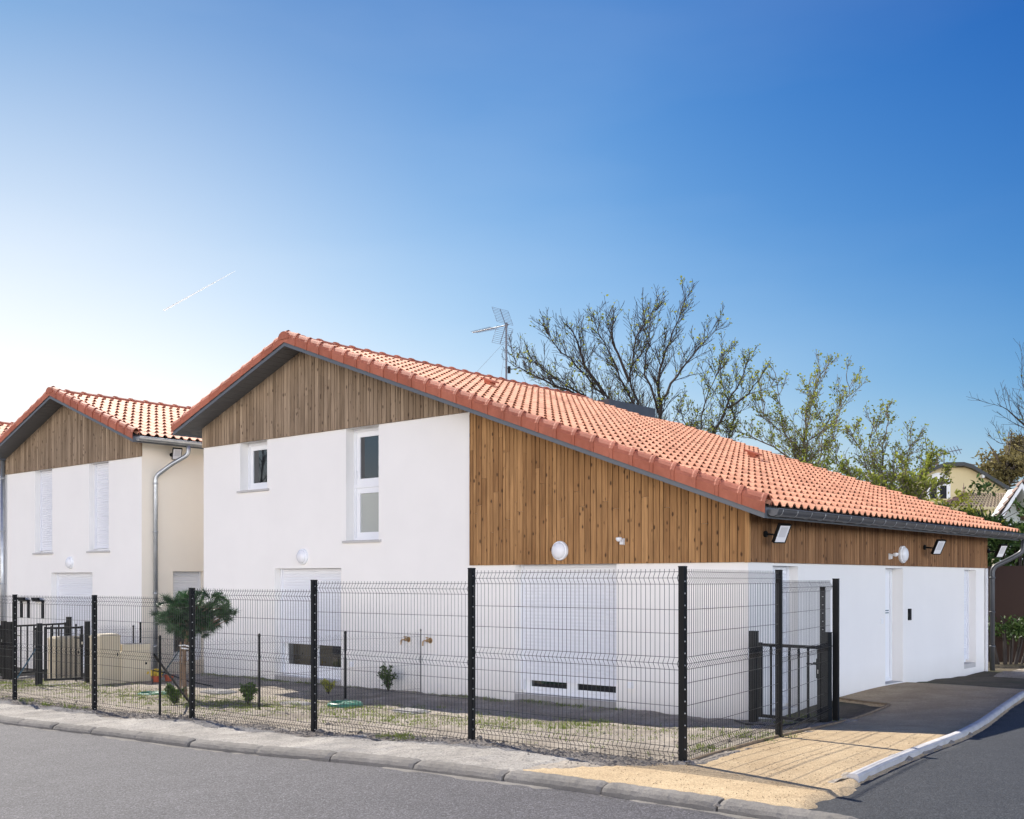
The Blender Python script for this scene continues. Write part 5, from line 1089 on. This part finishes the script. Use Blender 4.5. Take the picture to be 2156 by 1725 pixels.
bush('shrub', 2140, 1378, 44, 24, M['leaf_bush'], 'small round green shrub on the sunny sand behind the house', 420, leafs=.06)
# far trees
def far_tree(label, x, y, Y, rpx, m='leaf_far', n=2600, size=.3):
    c = far(x, y, Y); r = rpx*Y/F; t = empty('distant_tree', Vector((c.x, c.y, -.5)), label, 'tree', 'distant trees'); b = MB(); leafcloud(b, c, (r, r, r*.8), n, size, 40, asp=.5); b.build('crown', M[m], t); b = MB()
    b.tube([Vector((c.x, c.y, -.5)), c], [.3, .12], 6)
    for _ in range(60):
        e = c+Vector((random.gauss(0, .55)*r, random.gauss(0, .5)*r, random.gauss(.1, .5)*r)); b.tube([c-Vector((0, 0, r*random.uniform(.2, 1))), c.lerp(e, .6), e], [.10, .06, .025], 3, cap=False)
    b.build('trunk', M['bark_pale'], t)
far_tree('hazy brown budding tree behind the white gabled house', 2118, 985, 75, 52)
far_tree('rounded brownish tree cut off by the right edge of the view', 2165, 960, 80, 48)
far_tree('small dark evergreen between the villa gable and the brown tree', 2070, 1000, 90, 17, 'leaf_dark', 900, .35)
far_tree('yellowish tree low behind the right slope of the villa', 2092, 1018, 85, 22, 'leaf_far', 900)
# trees across the street, seen only as reflections in the upper window
random.seed(21)
for (a_, b_, hgt, l_) in ((36, -14, 8.5, 'bare street tree across the road left of the view'), (41, -21, 9.5, 'taller bare street tree across the road left of the view')):
    p = AB(a_, b_, -.2); t = empty('street_tree', p, l_, 'tree'); bw_ = MB(); bl = MB(); bw_.tube([p, p+Vector((0, 0, 2.2))], [.2, .16], 7)
    for k in range(5): grow(bw_, bl, p+Vector((0, 0, 2.0)), Vector((random.gauss(0, .45), random.gauss(0, .45), 1)).normalized(), hgt*.75, .11, 1, 3, .05)
    bw_.build('trunk', M['bark'], t)
# ------------------------------------------------------------------ grass, clods, gravel bits
random.seed(5); b = MB()
def tuft(b, a, bb, n, h, w_=.004, spread=.05):
    z = float(h_soil(np.array([[a, bb]]))[0])
    for _ in range(n):
        p = AB(a+random.gauss(0, spread), bb+random.gauss(0, spread), z-.01); d = Vector((random.gauss(0, .55), random.gauss(0, .55), 1)).normalized(); L_ = h*random.uniform(.5, 1.2); q = Vector((random.gauss(0, 1), random.gauss(0, 1), 0)).normalized()*w_
        b.add([p-q, p+q, p+d*L_*.6+q*.8, p+d*L_+Vector((d.x, d.y, -.3))*L_*.25, p+d*L_*.6-q*.8], [(0, 1, 2, 4), (4, 2, 3)])
cnt = 0
while cnt < 2600:
    a = random.uniform(-2, 15.5); bb = random.uniform(-5.3, -.05)
    zone = .5+.5*float(vn(np.array(a), np.array(bb), .55, 1)); band = math.exp(-((bb+3.2)/.9)**2)*.6+math.exp(-((bb+.12)/.15)**2)*.5
    if random.random() < (zone**1.6)*band*1.1: tuft(b, a, bb, random.randint(5, 12), random.uniform(.025, .075), .004); cnt += 1
for (x, y, n_) in ((1480, 1585, 14), (1500, 1578, 14), (1560, 1555, 10), (1690, 1510, 16), (1660, 1522, 10), (822, 1555, 16), (845, 1560, 10), (870, 1558, 8), (655, 1603, 8), (700, 1600, 5), (1240, 1530, 14), (1180, 1535, 12), (1260, 1523, 10), (100, 1485, 14), (160, 1493, 14), (60, 1478, 14)):
    p = pix(x, y); a, bb = toab(p.x, p.y)
    for _ in range(n_): tuft(b, a+random.gauss(0, .12), bb+random.gauss(0, .05), 6, .08, .004, .02)
tag(b.build('grass', M['grass']), kind='stuff')
b = MB()
def clod(b, p, r):
    q = [Vector((0, 0, 1)), Vector((0, 0, -.6))]+[Vector((math.cos(k*1.257), math.sin(k*1.257), random.uniform(-.2, .3))) for k in range(5)]
    q = [p+Vector((v.x*r*random.uniform(.7, 1.3), v.y*r*random.uniform(.7, 1.3), v.z*r*.7*random.uniform(.7, 1.2))) for v in q]
    b.add(q, [(0, 2+k, 2+(k+1) % 5) for k in range(5)]+[(1, 2+(k+1) % 5, 2+k) for k in range(5)])
for _ in range(8000):
    a = random.uniform(-2.3, 14.5); bb = -5.3+random.gauss(0, .17)+.1*float(vn(np.array(a), np.array(0.), .8, 2)); r = random.uniform(.004, .014)*(1.8 if random.random() < .04 else 1)
    if random.random() < .25: bb = random.uniform(-6.1, -.1)
    z = float(h_soil(np.array([[a, bb]]))[0]); clod(b, AB(a, bb, z+r*.25), r)
tag(b.build('clods', M['stone']), kind='stuff')
b = MB()
for (x, y, r, l_) in ((674, 1543, .06, 'largest dark lump at the foot of the fourth tall post from the left'), (690, 1528, .05, 'dark lump just behind the fence right of the fourth tall post'), (759, 1546, .045, 'flat lump with a weed before the fence below the green lid'), (780, 1552, .05, 'pointed dark lump left of the grass tuft on the verge'),
                   (1010, 1556, .04, 'dark lump right of the foot of the middle post'), (1290, 1598, .035, 'low dark lump before the last long fence panel'), (1370, 1600, .04, 'dark lump nearest the tall corner post'), (1510, 1700, .03, 'small dark lump in the kerb joint below the gravel')):
    p = pix(x, y); bb_ = MB(); clod(bb_, p+Vector((0, 0, r*.3)), r); tag(bb_.build('rock', M['stone'], origin=p), l_, 'rock', 'dark lumps along the fence')
b = MB()
for _ in range(2600):
    x = random.uniform(1250, 2100); y = random.uniform(1450, 1710); p = pix(x, y); a, bb = toab(p.x, p.y)
    if sd_poly([[a, bb]], PATH)[0] > .12*random.random() or bb < BK+.25: continue
    r = random.uniform(.003, .008); clod(b, AB(a, bb, float(h_path(np.array([[a, bb]]))[0])+r*.4), r)
tag(b.build('loose_gravel', M['gravel']), kind='stuff')
# faint contrail high in the left sky
p, q = far(345, 654, 5200.), far(495, 571, 6200.); b = MB(); nn = 14
b.tube([p.lerp(q, k/nn) for k in range(nn+1)], [3.2*(1-k/nn)**.7+.9 for k in range(nn+1)], 6); tag(b.build('contrail', M['vapour'], origin=p), 'thin white contrail in the pale left sky', 'contrail')

# ------------------------------------------------------------------ grit along the kerb, wall brackets on the left house
grid('kerb_grit', -4., 16.2, BK-.30, BK+.05, .03, lambda P: h_road(P)+.006+sink(BK-.012-.05*vn(P[:, 0], P[:, 1]*.4, 1.3, 2)-.05*vn(P[:, 0], P[:, 1], 6., 3)-P[:, 1], .07, .03), M['kerb'])
for (a0_, a1_, l_) in ((20.63, 21.02, 'black bracket with two legs on the white wall of the left house by the downpipe'), (19.86, 20.24, 'black bracket with one leg on the white wall nearer the ground floor shutter')):
    b = MB(); b.box(a0_-.04, a1_+.04, -.10, -.001, 1.36, 1.40); b.box(a0_+.02, a1_-.02, -.16, -.10, 1.40, 1.46); b.box(a0_-.02, a0_+.02, -.06, -.001, .93, 1.36)
    if a0_ > 20.5: b.box(a1_-.02, a1_+.02, -.06, -.001, .93, 1.36)
    o = b.build('wall_bracket', M['black'], origin=AB(a0_, 0, 1.2), rz=RZ); fixn(o); tag(o, l_, 'bracket', 'black wall brackets')
